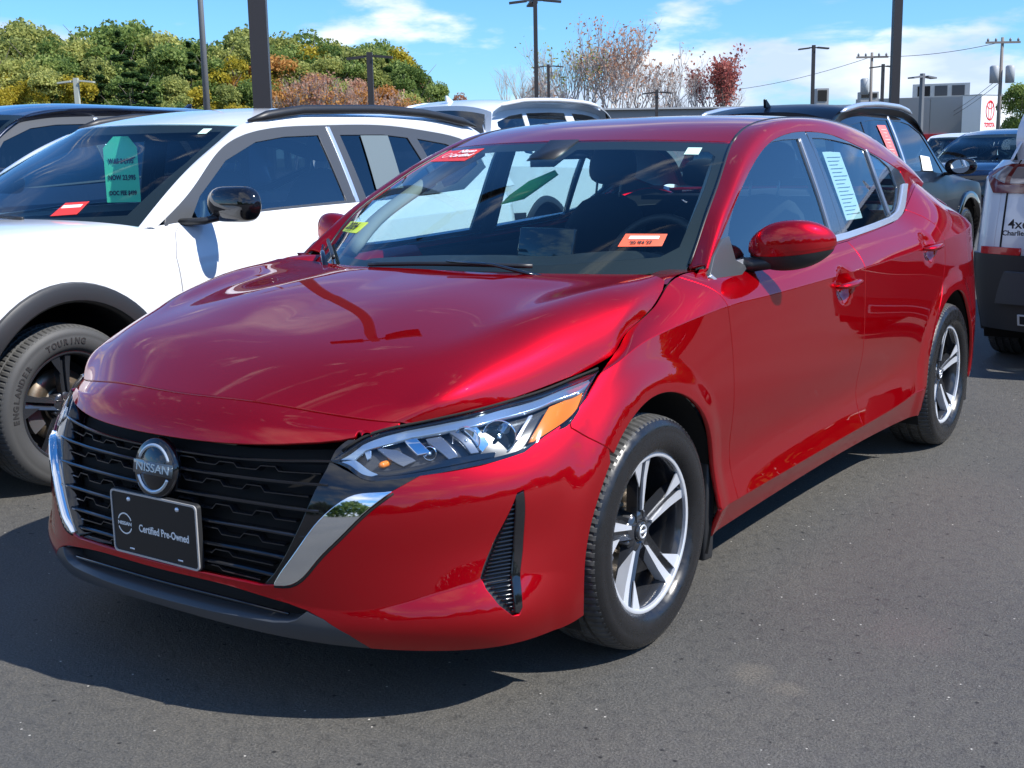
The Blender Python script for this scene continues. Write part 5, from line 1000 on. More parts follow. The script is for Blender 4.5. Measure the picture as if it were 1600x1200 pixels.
# door and wing lines of the white car
for mr in (False, True):
    q = inv_yz(B1, [(.66, .40), (.63, .55), (.57, .75), (.565, .90), (.60, 1.0), (.64, 1.035)], 1.9, 3, .1, .86, 80); P_ = np.array(q)
    panel('door_gap', B1, [tuple(p) for p in P_]+[(p[0]+.005, p[1]) for p in P_[::-1]], pbr('seam_grey', (.25, .25, .26), .6), g1, depth=-.0012, gap=0, thick=.001, step=.05, mirror=mr, edge=.0002)
    q = inv_yz(B1, [(1.82, .40), (1.80, .6), (1.79, .8), (1.78, 1.0), (1.775, 1.06)], 2.4, 4, .1, .86, 80); P_ = np.array(q)
    panel('door_gap', B1, [tuple(p) for p in P_]+[(p[0]+.005, p[1]) for p in P_[::-1]], pbr('seam_grey', (.25, .25, .26), .6), g1, depth=-.0012, gap=0, thick=.001, step=.05, mirror=mr, edge=.0002)
# tyre lettering
def ringtext(s, r, a_mid, size, parent, mat, x, sp=1.0):
    mb = []; n = len(s); 
    for i, ch in enumerate(s):
        if ch == ' ': continue
        a = a_mid-(i-(n-1)/2)*size*.86*sp/r
        o = text(ch, size, mat, parent, (x, r*math.cos(a), r*math.sin(a)), (0, 0, 0), 'tyre_lettering', ext=.0008, bold=.0012)
        er = Vector((0, math.cos(a), math.sin(a))); et = Vector((0, math.sin(a), -math.cos(a))); mt = Matrix((et, er, Vector((1, 0, 0)))).transposed().to_4x4(); mt.translation = (x, r*math.cos(a), r*math.sin(a)); o.matrix_local = mt; mb.append(o)
    return mb
letm = pbr('tyre_letters', (.033, .033, .034), .4)
fwl = [c for c in g1.children if c.name.startswith('wheel') and 'arch' not in c.name and c.location.x > 0 and abs(c.location.y) < .1][0]
greyw = pbr('dusty_sidewall', (.055, .056, .057), .6); greyt = pbr('dusty_tread', (.075, .075, .073), .8)
for c in list(fwl.children):
    if c.name.startswith(('sidewall', 'tread')): c.data = c.data.copy(); c.data.materials[0] = greyw if c.name.startswith('sidewall') else greyt
fwl.rotation_euler = (0, 0, 0)
ringtext('ENGLANDER', .255, R(160), .030, fwl, letm, .1018); ringtext('TOURING', .255, R(95), .030, fwl, letm, .1018)
# price card and sticker in the white car's windscreen
def wt(surf, par, st, s, t, size, mat, h=.004, rz=0., sx=1., name='card_lettering'):
    X = Vector(surf.ev([s], [t])[0]); n = Vector(surf.nrm([s], [t])[0]); n = n if n.z > 0 else -n
    a = surf.ev([s-.01, s+.01], [t, t]); xd = Vector(a[1]-a[0]).normalized(); yd = n.cross(xd).normalized(); o = text(st, size, mat, par, (0, 0, 0), (0, 0, 0), name, ext=.0002, bold=size*.03)
    mt = Matrix((xd, yd, n)).transposed().to_4x4() @ Matrix.Rotation(rz, 4, 'Z'); mt.translation = X+n*h; o.matrix_local = mt @ Matrix.Diagonal((sx, 1, 1, 1)); return o
pc = empty('price_card', (-2.72, 1.19, 1.275), R(32)); tag(pc, 'green price card hanging inside the windscreen of the white crossover', 'price card')
mb = MB(); mb.prism([(-.085, -.165), (.085, -.165), (.085, .10), (.045, .155), (-.03, .155), (-.085, .10)], lambda a, b: (a, .001, b), lambda a, b: (a, -.001, b)); mb.build('card', M['grtag'], pc, smooth=False)
for st, z, sz in (('WAS 24,995', .035, .034), ('NOW 23,995', -.045, .034), ('DOC FEE $499', -.12, .030)): text(st, sz, M['ink'], pc, (0, -.003, z), (R(90), 0, 0), 'card_lettering', sx=.72, bold=.0012)
mb = MB(); mb.box((.02, -.005, .040), (.11, .002, .006), Matrix.Rotation(R(-14), 3, 'Y')); mb.build('card_strike', M['ink'], pc, smooth=False)
panel('inspection_sticker', WW1, [(.30, .12), (.42, .13), (.42, .22), (.31, .215)], M['redst'], ws1, depth=-.003, gap=0, thick=.001, step=.05, edge=.0002)
panel('sticker_band', WW1, [(.315, .175), (.405, .18), (.405, .20), (.315, .196)], M['white'], ws1, depth=-.004, gap=0, thick=.0005, step=.05, edge=.0001)
panel('toll_sticker', WW1, [(.56, .80), (.60, .80), (.60, .86), (.56, .86)], pbr('pale_mark', (.6, .8, .7), .5), ws1, depth=-.003, gap=0, thick=.001, step=.05, edge=.0002)
sh = panel('window_sheet', gg1, [(2.02, 1.42), (2.24, 1.42), (2.22, 1.14), (2.0, 1.14)], pbr('tint_dimmed_paper', (.11, .15, .17), .8), g1, depth=-.001, gap=0, thick=.001, step=.06)  # sheet lies outside the glass; the tinted glass's dimming is put into its colour
mb = MB(); mb.tube([tuple(WW1.ev([-.35+.55*q], [.07+.02*math.sin(q*3)])[0]+np.array([0, -.01, .02])) for q in np.linspace(0, 1, 12)], .008, 6); mb.build('wiper_blade', M['blackp'], g1)
# vehicles behind
navy = pbr('navy_paint', (.006, .012, .035), .25, .3, 1, .02)
blk = pbr('blue_black_paint', (.002, .004, .010), .35, 0, .12, .02, .15)
suv('parked_car', 'dark navy crossover beyond the white one, at the left edge', navy, (-5.55, .95, 0), H=1.72, belt=((.5, 1.12), (1.2, 1.15), (2.2, 1.2), (3.2, 1.25)), rails=None, cab=False, framem=M['greyp'], doorfr=M['satin'], glassm=M['tg'])
S2 = suv('parked_car', 'dark blue crossover with a shark fin and a red window sheet, behind the red saloon', blk, (-2.05, 10.65, 0), R(180), wheelsrc=wbk, H=1.70, wb=2.70, ro=.80, belt=((.5, 1.02), (1.2, 1.06), (2.2, 1.09), (3.2, 1.13)), rails=M['satin'], clad=M['gloss'], cab=False, framem=M['gloss'], doorfr=M['satin'], glassm=M['tg'], bumper=True)
g2 = S2[0]
pk = pbr('red_paper', (.80, .16, .16), .7)
sh = panel('window_sheet', S2[3], [(1.98, 1.50), (2.20, 1.50), (2.16, 1.16), (1.95, 1.16)], pk, g2, depth=-.002, gap=0, thick=.001, step=.06, mirror=True)
mb = MB(); [mb.box((-float(gx_), y_, z_), (.002, .15-.04*(k % 3), .010)) for k, (gx_, y_, z_) in enumerate([(S2[3].ev([2.08], [1.46-.03*k])[0][0]+.003, 2.08, 1.46-.03*k) for k in range(9)])]; mb.build('sheet_print', pbr('pink_print', (.9, .45, .42), .7), sh)
panel('window_sheet', S2[3], [(1.05, 1.07), (1.35, 1.08), (1.28, 1.22), (1.02, 1.20)], M['paper'], g2, depth=-.001, gap=0, thick=.001, step=.06, mirror=True)
suv('parked_car', 'large white vehicle with raised roof rails and dark windows, behind the red saloon', pbr('pearl_white_paint', (.66, .71, .76), .3, 0, 1, .02), (-6.3, 11.85, 0), R(180), hw=.98, H=1.93, wb=2.9, ro=.95, belt=((.5, 1.15), (1.2, 1.2), (2.2, 1.24), (3.4, 1.28)), rails=whiteP, cab=False, bumper=True, glassm=M['tg'], framem=pbr('body_frame', (.6, .66, .72), .3))
suv('parked_car', 'dark saloon with a green card in its screen, far right behind the row', navy, (-2.95, 17.6, 0), R(-4), wheelsrc=wbk, H=1.56, rails=None, cab=False, header=1.2)
suv('parked_car', 'small white car glimpsed beyond the dark saloon at right', whiteP, (-5.35, 25.0, 0), R(8), H=1.58, rails=None, cab=False)
# the pale grey vehicle at the right edge, seen from behind
S4 = suv('parked_car', 'light grey off-roader with black bumper, its tail lamp at the right edge', pbr('silver_white_paint', (.66, .69, .73), .3, .05, 1, .02), (1.345, 8.18, 0), R(180), wheelsrc=wbk, hw=.92, H=1.72, wb=2.75, ro=.78, belt=((.5, 1.10), (1.2, 1.13), (2.2, 1.18), (3.2, 1.22)), rails='black', cab=False, bumper=True, glassm=M['tg'])
g4 = S4[0]; B4 = S4[4]
tlm = pbr('tail_lamp_red', (.16, .012, .012), .1, 0, 1); tlc = pbr('tail_lamp_clear', (.30, .27, .28), .12, .3, 1)
for mr in (False, True):
    t_ = panel('tail_lamp', B4, [(4.88, .765), (5.03, .70), (5.56, .70), (5.58, .835), (5.08, .835)], tlm, g4, depth=-.012, gap=0, mirror=mr, thick=.03, step=.04)
    panel('lamp_clear_panel', B4, [(4.99, .745), (5.12, .725), (5.12, .815), (5.06, .815)], tlc, t_, depth=-.015, gap=0, mirror=mr, thick=.004, step=.04)
    panel('lamp_clear_panel', B4, [(5.16, .725), (5.52, .725), (5.53, .815), (5.16, .815)], tlc, t_, depth=-.015, gap=0, mirror=mr, thick=.004, step=.04)
    panel('reflector', B4, [(5.00, .455), (5.26, .455), (5.26, .50), (5.00, .50)], pbr('red_reflector', (.55, .01, .015), .2, 0, 1), g4, depth=-.022, gap=0, mirror=mr, thick=.02, step=.05)
    panel('bumper_step', B4, [(5.13, .16), (5.75, .16), (5.75, .34), (5.2, .34)], M['greyp'], g4, depth=-.05, gap=0, mirror=mr, thick=.03, step=.05)
    panel('exhaust_trim', B4, [(5.26, .04), (5.6, .04), (5.6, .10), (5.26, .10)], M['satin'], g4, depth=-.035, gap=0, mirror=mr, thick=.03, step=.05)
    panel('exhaust_opening', B4, [(5.275, .048), (5.59, .048), (5.59, .092), (5.275, .092)], M['dark'], g4, depth=-.038, gap=0, mirror=mr, thick=.01, step=.05)
    panel('tailgate_gap', B4, [(5.135, .46), (5.145, .46), (5.145, .86), (5.135, .86)], M['dark'], g4, depth=-.0015, gap=0, mirror=mr, thick=.001, step=.05)
# badge lettering: seen from behind, left side of the tailgate (local +x after the half turn)
for st, z, sz in (('4xe', .862, .075), ('Charlie\'s', .812, .040)):
    X = B4.ev([5.43], [.55])[0]; o = text(st, sz, M['ink'], g4, (0, 0, 0), (0, 0, 0), 'tailgate_lettering', ext=.002, bold=.001)
    o.rotation_euler = (R(90), 0, R(180)); o.location = (.625 if z > .85 else .64, X[1]+.045, z)
for o in [c for c in wbk.children]: bpy.data.objects.remove(o)
bpy.data.objects.remove(wbk)
# ================================================================ poles, buildings, trees
def pt_at(px, d):
    """ground point at distance d along the bearing of picture column px (a survey helper: real positions on the ground)"""
    q = fw*fpx+r2*(px-800)-u2*(130-600); a = math.atan2(-q.x, q.y); return (CP.x-math.sin(a)*d, CP.y+math.cos(a)*d)
bronze = pbr('bronze_pole', (.05, .045, .045), .45, .4); galv = pbr('grey_pole', (.16, .165, .17), .5, .3)
def lamp_pole(px, d, h, w, label, heads=2, mat=None, rot=0., square=True):
    x, y = pt_at(px, d); g = empty('light_pole', (x, y, 0), rot); tag(g, label, 'light pole')
    mb = MB()
    if square: mb.box((0, 0, h/2), (w, w, h))
    else: mb.tube([(0, 0, 0), (0, 0, h)], [w*.62, w*.36], 12)
    mb.build('pole', mat or bronze, g, smooth=not square); mb = MB(); mb.tube([(0, 0, 0), (0, 0, .7)], .28, 20); mb.build('pole_base', pbr('concrete', (.35, .34, .32), .9), g)
    for k in range(heads):
        a = (k-(heads-1)/2)*math.pi/max(1, heads-1) if heads > 2 else k*math.pi
        a = [0, math.pi, math.pi/2*1.1][k] if heads > 1 else 0
        c, s_ = math.cos(a), math.sin(a); mb = MB(); r0 = .35 if h > 7 else .2; L = .75 if h > 7 else .6
        Rz = Matrix.Rotation(a, 3, 'Z'); mb.box((c*(r0+L/2), s_*(r0+L/2), h-.16-.02*k), (L, .36, .07), Rz @ Matrix.Rotation(R(6), 3, 'Y')); hd = mb.build('lamp_head', mat or bronze, g, smooth=False)
        mb = MB(); mb.box((c*r0*.6, s_*r0*.6, h-.13), (r0*1.2, .06, .06), Rz); mb.build('lamp_arm', mat or bronze, g, smooth=False)
    return g
lamp_pole(409, 11.2, 6.8, .15, 'thick dark square light pole rising behind the white crossover', 2, rot=R(40))
lamp_pole(321, 36, 10.5, .16, 'slim grey light pole in front of the wooded hill', 2, galv, rot=R(20), square=False)
lamp_pole(1398, 24, 8.5, .15, 'dark light pole rising out of the picture behind the blue crossover', 2, rot=R(35))
lamp_pole(838, 54, 7.75, .17, 'light pole with spread flat heads above the white roof rails', 3, rot=yaw)
lamp_pole(857, 92, 7.6, .20, 'short lamp pole just right of the spread-headed one', 2, rot=yaw)
lamp_pole(1270, 70, 6.7, .17, 'lamp pole above the shark fin roof, right of the red maple', 2, rot=yaw)
lamp_pole(1379, 80, 6.2, .17, 'lamp pole beside the transformer pole near the tall dark one', 2, rot=yaw)
lamp_pole(1441, 60, 4.5, .16, 'thin lamp pole standing against the grey showroom wall', 2, galv, rot=yaw+.6)
lamp_pole(1026, 70, 4.6, .15, 'low lamp pole in front of the long grey roof', 2, rot=yaw)
lamp_pole(579, 45, 4.9, .2, 'dark lamp pole with equipment box before the orange trees', 2, rot=yaw)
lamp_pole(119, 60, 5.0, .2, 'short pale pole with a cross head before the green trees at left', 2, pbr('pale_pole', (.4, .42, .36), .7), rot=yaw)
wood = pbr('pole_wood', (.20, .18, .165), .85)
def util(px, d, h, label, cans):
    x, y = pt_at(px, d); g = empty('utility_pole', (x, y, 0), yaw); tag(g, label, 'utility pole')
    mb = MB(); mb.tube([(0, 0, 0), (0, 0, h)], [.16, .10], 12); mb.build('pole', wood, g)
    mb = MB(); mb.box((0, -.12, h-.35), (2.4, .12, .14)); ca = mb.build('crossarm', wood, g, smooth=False)
    for q in (-1.05, -.5, .5, 1.05): mb = MB(); mb.lathe([(0, .07), (.1, .09), (.2, .04), (.24, 0)], 10, axis='z'); o = mb.build('insulator', galv, ca, loc=(q, -.12, h-.27))
    for cx in cans: mb = MB(); mb.lathe([(0, 0), (0, .30), (1.1, .32), (1.2, .2), (1.22, 0)], 20, axis='z'); mb.build('transformer', pbr('transformer_grey', (.36, .38, .39), .5), g, loc=(cx, -.25, h-3.1))
    return g
util(1563, 95, 8.6, 'utility pole with two grey transformers above the white portal', (-.55, .55))
util(1361, 100, 8.3, 'utility pole with one transformer left of the tall dark pole', (-.55,))
def wire(px0, d0, z0, px1, d1, z1, label, sag=.6, r=.02):
    a = Vector((*pt_at(px0, d0), z0)); b = Vector((*pt_at(px1, d1), z1)); mb = MB(); mb.tube([a.lerp(b, q)-Vector((0, 0, sag*4*q*(1-q))) for q in np.linspace(0, 1, 14)], r, 5); tag(mb.build('overhead_wire', M['blackp']), label, 'wire', 'wires strung between the utility poles')
for dz, wl in ((0, 'lower'), (.35, 'upper')): wire(1563, 95, 5.6+dz, 1440, 150, 3.3+dz, wl+' thin dark wire dropping left from the twin-transformer pole')
wire(1361, 100, 8.0, 1563, 95, 8.3, 'thin wire between the two utility poles', .3); wire(1361, 100, 8.0, 1100, 120, 6.6, 'thin wire running left from the single-transformer pole', .5)
wire(150, 62, 3.1, 420, 80, 3.9, 'pale wire low across the foot of the wooded hill', .3, .03)
# buildings
def building(label, px, d, w, dep, h, rot, mat, name='showroom'):
    x, y = pt_at(px, d); g = empty(name, (x, y, 0), rot); tag(g, label, 'building'); mb = MB(); mb.box((0, dep/2, h/2), (w, dep, h)); mb.build('wall', mat, g, smooth=False); return g
pan = pbr('grey_cladding', (.30, .30, .295), .55); red = pbr('red_band', (.62, .01, .02), .5); wht = pbr('white_cladding', (.82, .82, .82), .4)
b = building('grey panelled showroom with a red band and rooftop units', 1455, 120, 13, 22, 5.6, yaw-.35, pan)
for k in range(4): mb = MB(); mb.box((-4.9+k*3.27, -.03, 3.1), (3.2, .06, 4.9)); mb.build('wall_panel', pbr('grey_panel', (.29+.015*(k % 2), .295, .29), .5), b, smooth=False)
mb = MB(); mb.box((0, -.10, 1.95), (13.1, .14, .75)); mb.build('red_band', red, b, smooth=False)
mb = MB(); mb.box((-1.2, -.08, 2.9), (1.0, .06, .5)); mb.build('wall_vent', M['dark'], b, smooth=False)
def unit(x, y, z, w, h, label):
    u_ = empty('rooftop_unit', (0, 0, 0)); u_.location = b.matrix_basis @ Vector((x, y, z)); u_.rotation_euler = b.rotation_euler; tag(u_, label, 'air conditioner'); mb = MB(); mb.box((0, 0, h/2), (w, 1.6, h)); mb.build('casing', pbr('unit_grey', (.42, .44, .43), .5), u_, smooth=False)
    for k in range(3): mb = MB(); mb.box((-w*.3+k*w*.3, -.82, h*.5), (w*.22, .06, h*.7)); mb.build('grille', M['dark'] if k == 0 else M['greyp'], u_, smooth=False)
unit(.8, 4, 5.6, 5.0, 1.3, 'large grey rooftop unit on the panelled showroom')
# portal
px_, py_ = pt_at(1558, 118); po = empty('entrance_portal', (px_, py_, 0), yaw+.66); tag(po, 'white showroom portal with a red round emblem', 'portal')
mb = MB(); mb.box((0, .8, 2.75), (4.9, 1.8, 5.5)); mb.build('wall', wht, po, smooth=False); mb = MB(); mb.box((0, .8, 5.53), (5.0, 1.9, .06)); mb.build('coping', pbr('pale_grey_cladding', (.42, .44, .46), .5), po, smooth=False)
def ell(rx, rz, w, cx, cz, name):
    mb = MB(); mb.tube([(cx+rx*math.cos(a), -.06, cz+rz*math.sin(a)) for a in np.linspace(0, 2*math.pi, 33)], w, 6, cap=False); mb.build(name, red, po)
ell(.62, .80, .085, -1.05, 4.2, 'emblem_ring'); ell(.22, .76, .07, -1.05, 4.2, 'emblem_ring'); ell(.44, .28, .07, -1.05, 4.62, 'emblem_ring')
text('TOYOTA', .52, red, po, (-1.05, -.08, 2.95), (R(90), 0, 0), 'portal_lettering', ext=.03, sx=.75, bold=.03)
mb = MB(); mb.box((1.1, -.04, 2.1), (1.0, .08, .6)); mb.build('window', M['gloss'], po, smooth=False)
b2 = building('long low grey shed on the horizon left of the blue crossover', 1000, 95, 34, 14, 4.35, yaw+.12, pbr('shed_grey', (.24, .25, .26), .6), 'long_shed')
mb = MB(); mb.box((0, 6.9, 4.42), (34.4, 14.6, .12)); mb.build('roof', pbr('roof_grey', (.3, .32, .34), .6), b2, smooth=False)
for px, nm in ((1284, 'dark'), (1357, 'flat')): 
    x, y = pt_at(px, 110); u_ = empty('rooftop_unit', (x, y, 0), yaw); tag(u_, 'small %s rooftop unit seen over the blue crossover roof' % nm, 'air conditioner'); mb = MB(); mb.box((0, 0, 3.1 if nm == 'dark' else 2.9), (1.0 if nm == 'dark' else 1.5, 1, 6.2 if nm == 'dark' else 5.8)); mb.build('casing', pan, u_, smooth=False); mb = MB(); mb.box((-.05, -.53, 5.6 if nm == 'dark' else 5.5), (.75 if nm == 'dark' else 1.3, .06, .9 if nm == 'dark' else .35)); mb.build('grille', M['dark'], u_, smooth=False)
# ---- trees
def leafmat(name, c1, c2, c3):
    m = pbr(name, c1, .6, spec=.25); n = m.node_tree.nodes; l = m.node_tree.links; g = n.new('ShaderNodeNewGeometry'); oi = n.new('ShaderNodeObjectInfo')
    ad = n.new('ShaderNodeMath'); ad.operation = 'MULTIPLY_ADD'; ad.inputs[1].default_value = .55; l.new(g.outputs['Random Per Island'], ad.inputs[0]); q = n.new('ShaderNodeMath'); q.operation = 'MULTIPLY'; q.inputs[1].default_value = .45; l.new(oi.outputs['Random'], q.inputs[0]); l.new(q.outputs[0], ad.inputs[2])
    lk(m, ramp(m, ad.outputs[0], [(.05, c1), (.5, c2), (.95, c3)]), 'Base Color')
    tr = n.new('ShaderNodeBsdfTranslucent'); l.new(n['Principled BSDF'].inputs['Base Color'].links[0].from_socket, tr.inputs[0]); mx = n.new('ShaderNodeMixShader'); mx.inputs[0].default_value = .48; l.new(n['Principled BSDF'].outputs[0], mx.inputs[1]); l.new(tr.outputs[0], mx.inputs[2]); l.new(mx.outputs[0], n['Material Output'].inputs[0]); return m
LM = dict(green=leafmat('green_leaves', (.075, .135, .035), (.20, .28, .07), (.40, .46, .14)), olive=leafmat('olive_leaves', (.15, .20, .06), (.36, .39, .11), (.58, .56, .18)), yellow=leafmat('yellow_leaves', (.26, .25, .03), (.46, .38, .04), (.60, .46, .07)), orange=leafmat('orange_leaves', (.42, .19, .06), (.56, .28, .08), (.56, .38, .12)), rust=leafmat('russet_leaves', (.38, .19, .13), (.52, .29, .19), (.62, .42, .28)), red=leafmat('red_leaves', (.24, .05, .05), (.36, .09, .08), (.44, .17, .13)), pine=leafmat('pine_needles', (.025, .06, .02), (.045, .10, .03), (.09, .15, .045)))
bark = pbr('bark', (.12, .10, .085), .9); palebark = pbr('pale_bark', (.40, .36, .33), .9)
rg_ = np.random.RandomState(5)
def crown_mesh(name, Hc, Rc, n, leaf, kind='round', seed=0):
    r = np.random.RandomState(seed); C_ = []
    nl = 16
    if kind == 'round':
        lobes = [(r.normal(0, .42)*Rc, r.normal(0, .42)*Rc, Hc*(.18+.68*r.rand()), Rc*(.34+.26*r.rand())) for _ in range(nl)]+[(0, 0, Hc*.80, Rc*.45)]
    P = []
    if kind == 'round':
        wts = np.array([l[3]**2 for l in lobes]); wts /= wts.sum()
        for k in range(n):
            lx, ly, lz, lr = lobes[r.choice(len(lobes), p=wts)]; d = r.normal(size=3); d /= np.linalg.norm(d); d[2] = abs(d[2])*.9-.25 if r.rand() < .7 else d[2]; rr = lr*(.72+.36*r.rand()**.6); P.append((lx+d[0]*rr, ly+d[1]*rr, lz+d[2]*rr*.85))
    elif kind == 'pine':
        for k in range(n):
            h = r.rand()**.8; tier = round(h*11)/11; rad = Rc*(1-tier)**.85*(.35+.65*r.rand())+.15; a = r.rand()*6.283; a = round(a/6.283*7+tier*3)*6.283/7+r.normal(0, .25); P.append((rad*math.cos(a), rad*math.sin(a), Hc*(tier*.95+.02)-rad*.12+r.normal(0, .12)))
    elif kind == 'column':
        for k in range(n):
            h = r.rand(); rad = Rc*(math.sin(math.pi*min(1, h*.85+.12))**.7)*(.4+.6*r.rand()); a = r.rand()*6.283; P.append((rad*math.cos(a), rad*math.sin(a), Hc*h))
    P = np.array(P); V = np.zeros((len(P), 4, 3)); d1 = r.normal(size=P.shape); d1 /= np.linalg.norm(d1, axis=1)[:, None]; d2 = r.normal(size=P.shape); d2 -= (d2*d1).sum(1)[:, None]*d1; d2 /= np.linalg.norm(d2, axis=1)[:, None]
    if kind == 'pine': d1[:, 2] *= .25; d2[:, 2] *= .3
    s = leaf*(.6+.8*r.rand(len(P)))[:, None]; 
    for i, (a, b) in enumerate(((-1, -.6), (1, -.7), (.8, .7), (-.9, .6))): V[:, i] = P+d1*s*a*.5+d2*s*b*.5
    me = bpy.data.meshes.new(name); V = V.reshape(-1, 3); me.vertices.add(len(V)); me.vertices.foreach_set('co', V.ravel()); me.loops.add(len(V)); me.loops.foreach_set('vertex_index', np.arange(len(V))); me.polygons.add(len(P)); me.polygons.foreach_set('loop_start', np.arange(len(P))*4); me.update(calc_edges=True); return me
def trunk_mesh(name, h, r0, seed, limbs=6, spread=.35):
    r = random.Random(seed); mb = MB(); mb.tube([(0, 0, 0), (r.uniform(-.1, .1), r.uniform(-.1, .1), h*.4), (r.uniform(-.3, .3), r.uniform(-.3, .3), h*.95)], [r0, r0*.75, r0*.15], 7)
    for k in range(limbs): a = r.uniform(0, 6.28); z = h*r.uniform(.3, .7); L = h*spread*r.uniform(.6, 1.1); mb.tube([(0, 0, z), (math.cos(a)*L*.5, math.sin(a)*L*.5, z+L*.45), (math.cos(a)*L, math.sin(a)*L, z+L)], [r0*.4, r0*.25, r0*.06], 5)
    return mb.me(name)
CM = {('round', i): crown_mesh('crown', 10.8, 3.1, 11000, .24, 'round', i) for i in range(6)}
CM.update({('pine', i): crown_mesh('crown', 13, 3.6, 6500, .42, 'pine', 20+i) for i in range(2)}); CM.update({('column', i): crown_mesh('crown', 9, 2.2, 900, .40, 'column', 40+i) for i in range(2)})
TM = {i: trunk_mesh('trunk', 11, .24, i) for i in range(3)}
def hill_z(x, y): 
    return 0.
def tree(px, d, h, col, kind='round', label=None, grp='trees of the wooded hill', z0=0., wide=1.):
    x, y = pt_at(px, d); i = rg_.randint(0, 6 if kind == 'round' else 2); g = empty('pine_tree' if kind == 'pine' else 'tree', (x, y, z0), rg_.rand()*6.28); s = h/13.2; g.scale = (s*wide, s*wide, s); tag(g, label, 'tree', grp)
    me = CM[(kind, i)]; key = col+str(i)+kind
    if key not in CMX: CMX[key] = me.copy(); CMX[key].materials.append(LM[col])
    c = bpy.data.objects.new('crown', CMX[key]); COL.objects.link(c); c.parent = g; c.location = (0, 0, 2.2 if kind != 'pine' else .8)
    t = bpy.data.objects.new('trunk', TM[i % 3]); COL.objects.link(t); t.parent = g; return g
CMX = {}
for t in TM.values(): t.materials.append(bark)
LBL = dict(green='full green broadleaf tree in the wood behind the cars', olive='yellow-green broadleaf tree in the wood behind the cars', yellow='yellow autumn tree in the wood behind the cars', orange='orange autumn tree at the foot of the wooded hill', rust='faded russet tree at the foot of the wooded hill', red='red autumn tree at the end of the wood', pine='dark pine standing among the broadleaf trees')
def topy(px): return float(np.interp(px, [-150, 0, 60, 110, 135, 250, 300, 470, 560, 640, 700, 760], [20, 38, 28, 32, 25, 25, 40, 42, 50, 72, 110, 135]))
for row, (d, f) in enumerate(((175, 1.0), (160, .93), (147, .82), (136, .66), (126, .48))):
    px = -140+row*17.
    while px < (655 if row < 2 else 640 if row < 4 else 600):
        ht = (240+(800-px)*-.0192-topy(px))/1927*d+1.3; ht = max(5.0, ht*f*(.95+.14*rg_.rand()))
        q = rg_.rand(); 
        if row < 2: col = 'green' if q < .6 else 'olive' if q < .95 else 'yellow'
        else: col = 'green' if q < .40 else 'olive' if q < .72 else 'yellow' if q < .84 else 'orange' if px > 250 and q < .9 else 'pine'
        if px < 55 and row > 1: col = 'yellow' if q < .6 else 'olive'
        if px > 430 and row > 2: col = 'rust' if q < .45 else 'orange' if q < .75 else 'olive'
        kind = 'pine' if col == 'pine' else 'round'
        ROWN = ('in the rear row', 'in second rearmost row', 'in the middle row', 'in second front row', 'in the front row')[row]
        PLC = [(-28, 'cut by the picture edge'), (20, 'close to the left picture edge'), (75, 'left of the pale cross-headed pole'), (120, 'just left of the pale cross pole'), (165, 'just right of the pale cross pole'), (212, 'left of the dark pines'), (262, 'above the dark pines'), (318, 'left of the slim grey pole'), (362, 'right of the slim grey pole'), (408, 'left of the thick dark pole'), (450, 'right of the thick dark pole'), (505, 'above the left bare trees'), (560, 'above the middle bare trees'), (610, 'right of the dark lamp pole'), (9999, 'at the low right end of the wood')]
        plc = next(b for a, b in PLC if px < a); cn = {'green': 'green broadleaf tree', 'olive': 'yellow-green tree', 'yellow': 'yellow autumn tree', 'orange': 'orange tree', 'rust': 'faded russet tree', 'pine': 'dark pine'}[col]
        if px > -75: tree(px, d, ht, col, kind, '%s %s, %s' % (cn, ROWN, plc), z0=0, wide=1.0 if kind == 'round' else .8)
        px += (27+12*rg_.rand())*(1.05 if row < 4 else 1.2)
tree(258, 178, 20.3, 'pine', 'column', 'single narrow dark tree standing above the tree line', wide=.7)
for px, h, lb in ((205, 11, 'tallest dark pine left of the slim grey pole'), (225, 9.5, 'middle dark pine left of the slim grey pole'), (240, 8, 'lowest dark pine left of the slim grey pole')): tree(px, 124, h, 'pine', 'pine', lb)
tree(652, 152, 12.6, 'rust', 'column', 'russet-topped tree where the wooded hill ends', wide=1.0)
tree(688, 140, 9.6, 'green', 'round', 'small grey-green tree right of the wooded hill', wide=.75)
tree(718, 132, 8.4, 'rust', 'round', 'low russet tree right of the wooded hill', wide=.8)
tree(742, 150, 6.6, 'olive', 'column', 'sparse little tree at the right end of the wood')
tree(1598, 110, 6.5, 'green', 'round', 'green tree right of the white portal', grp=None)
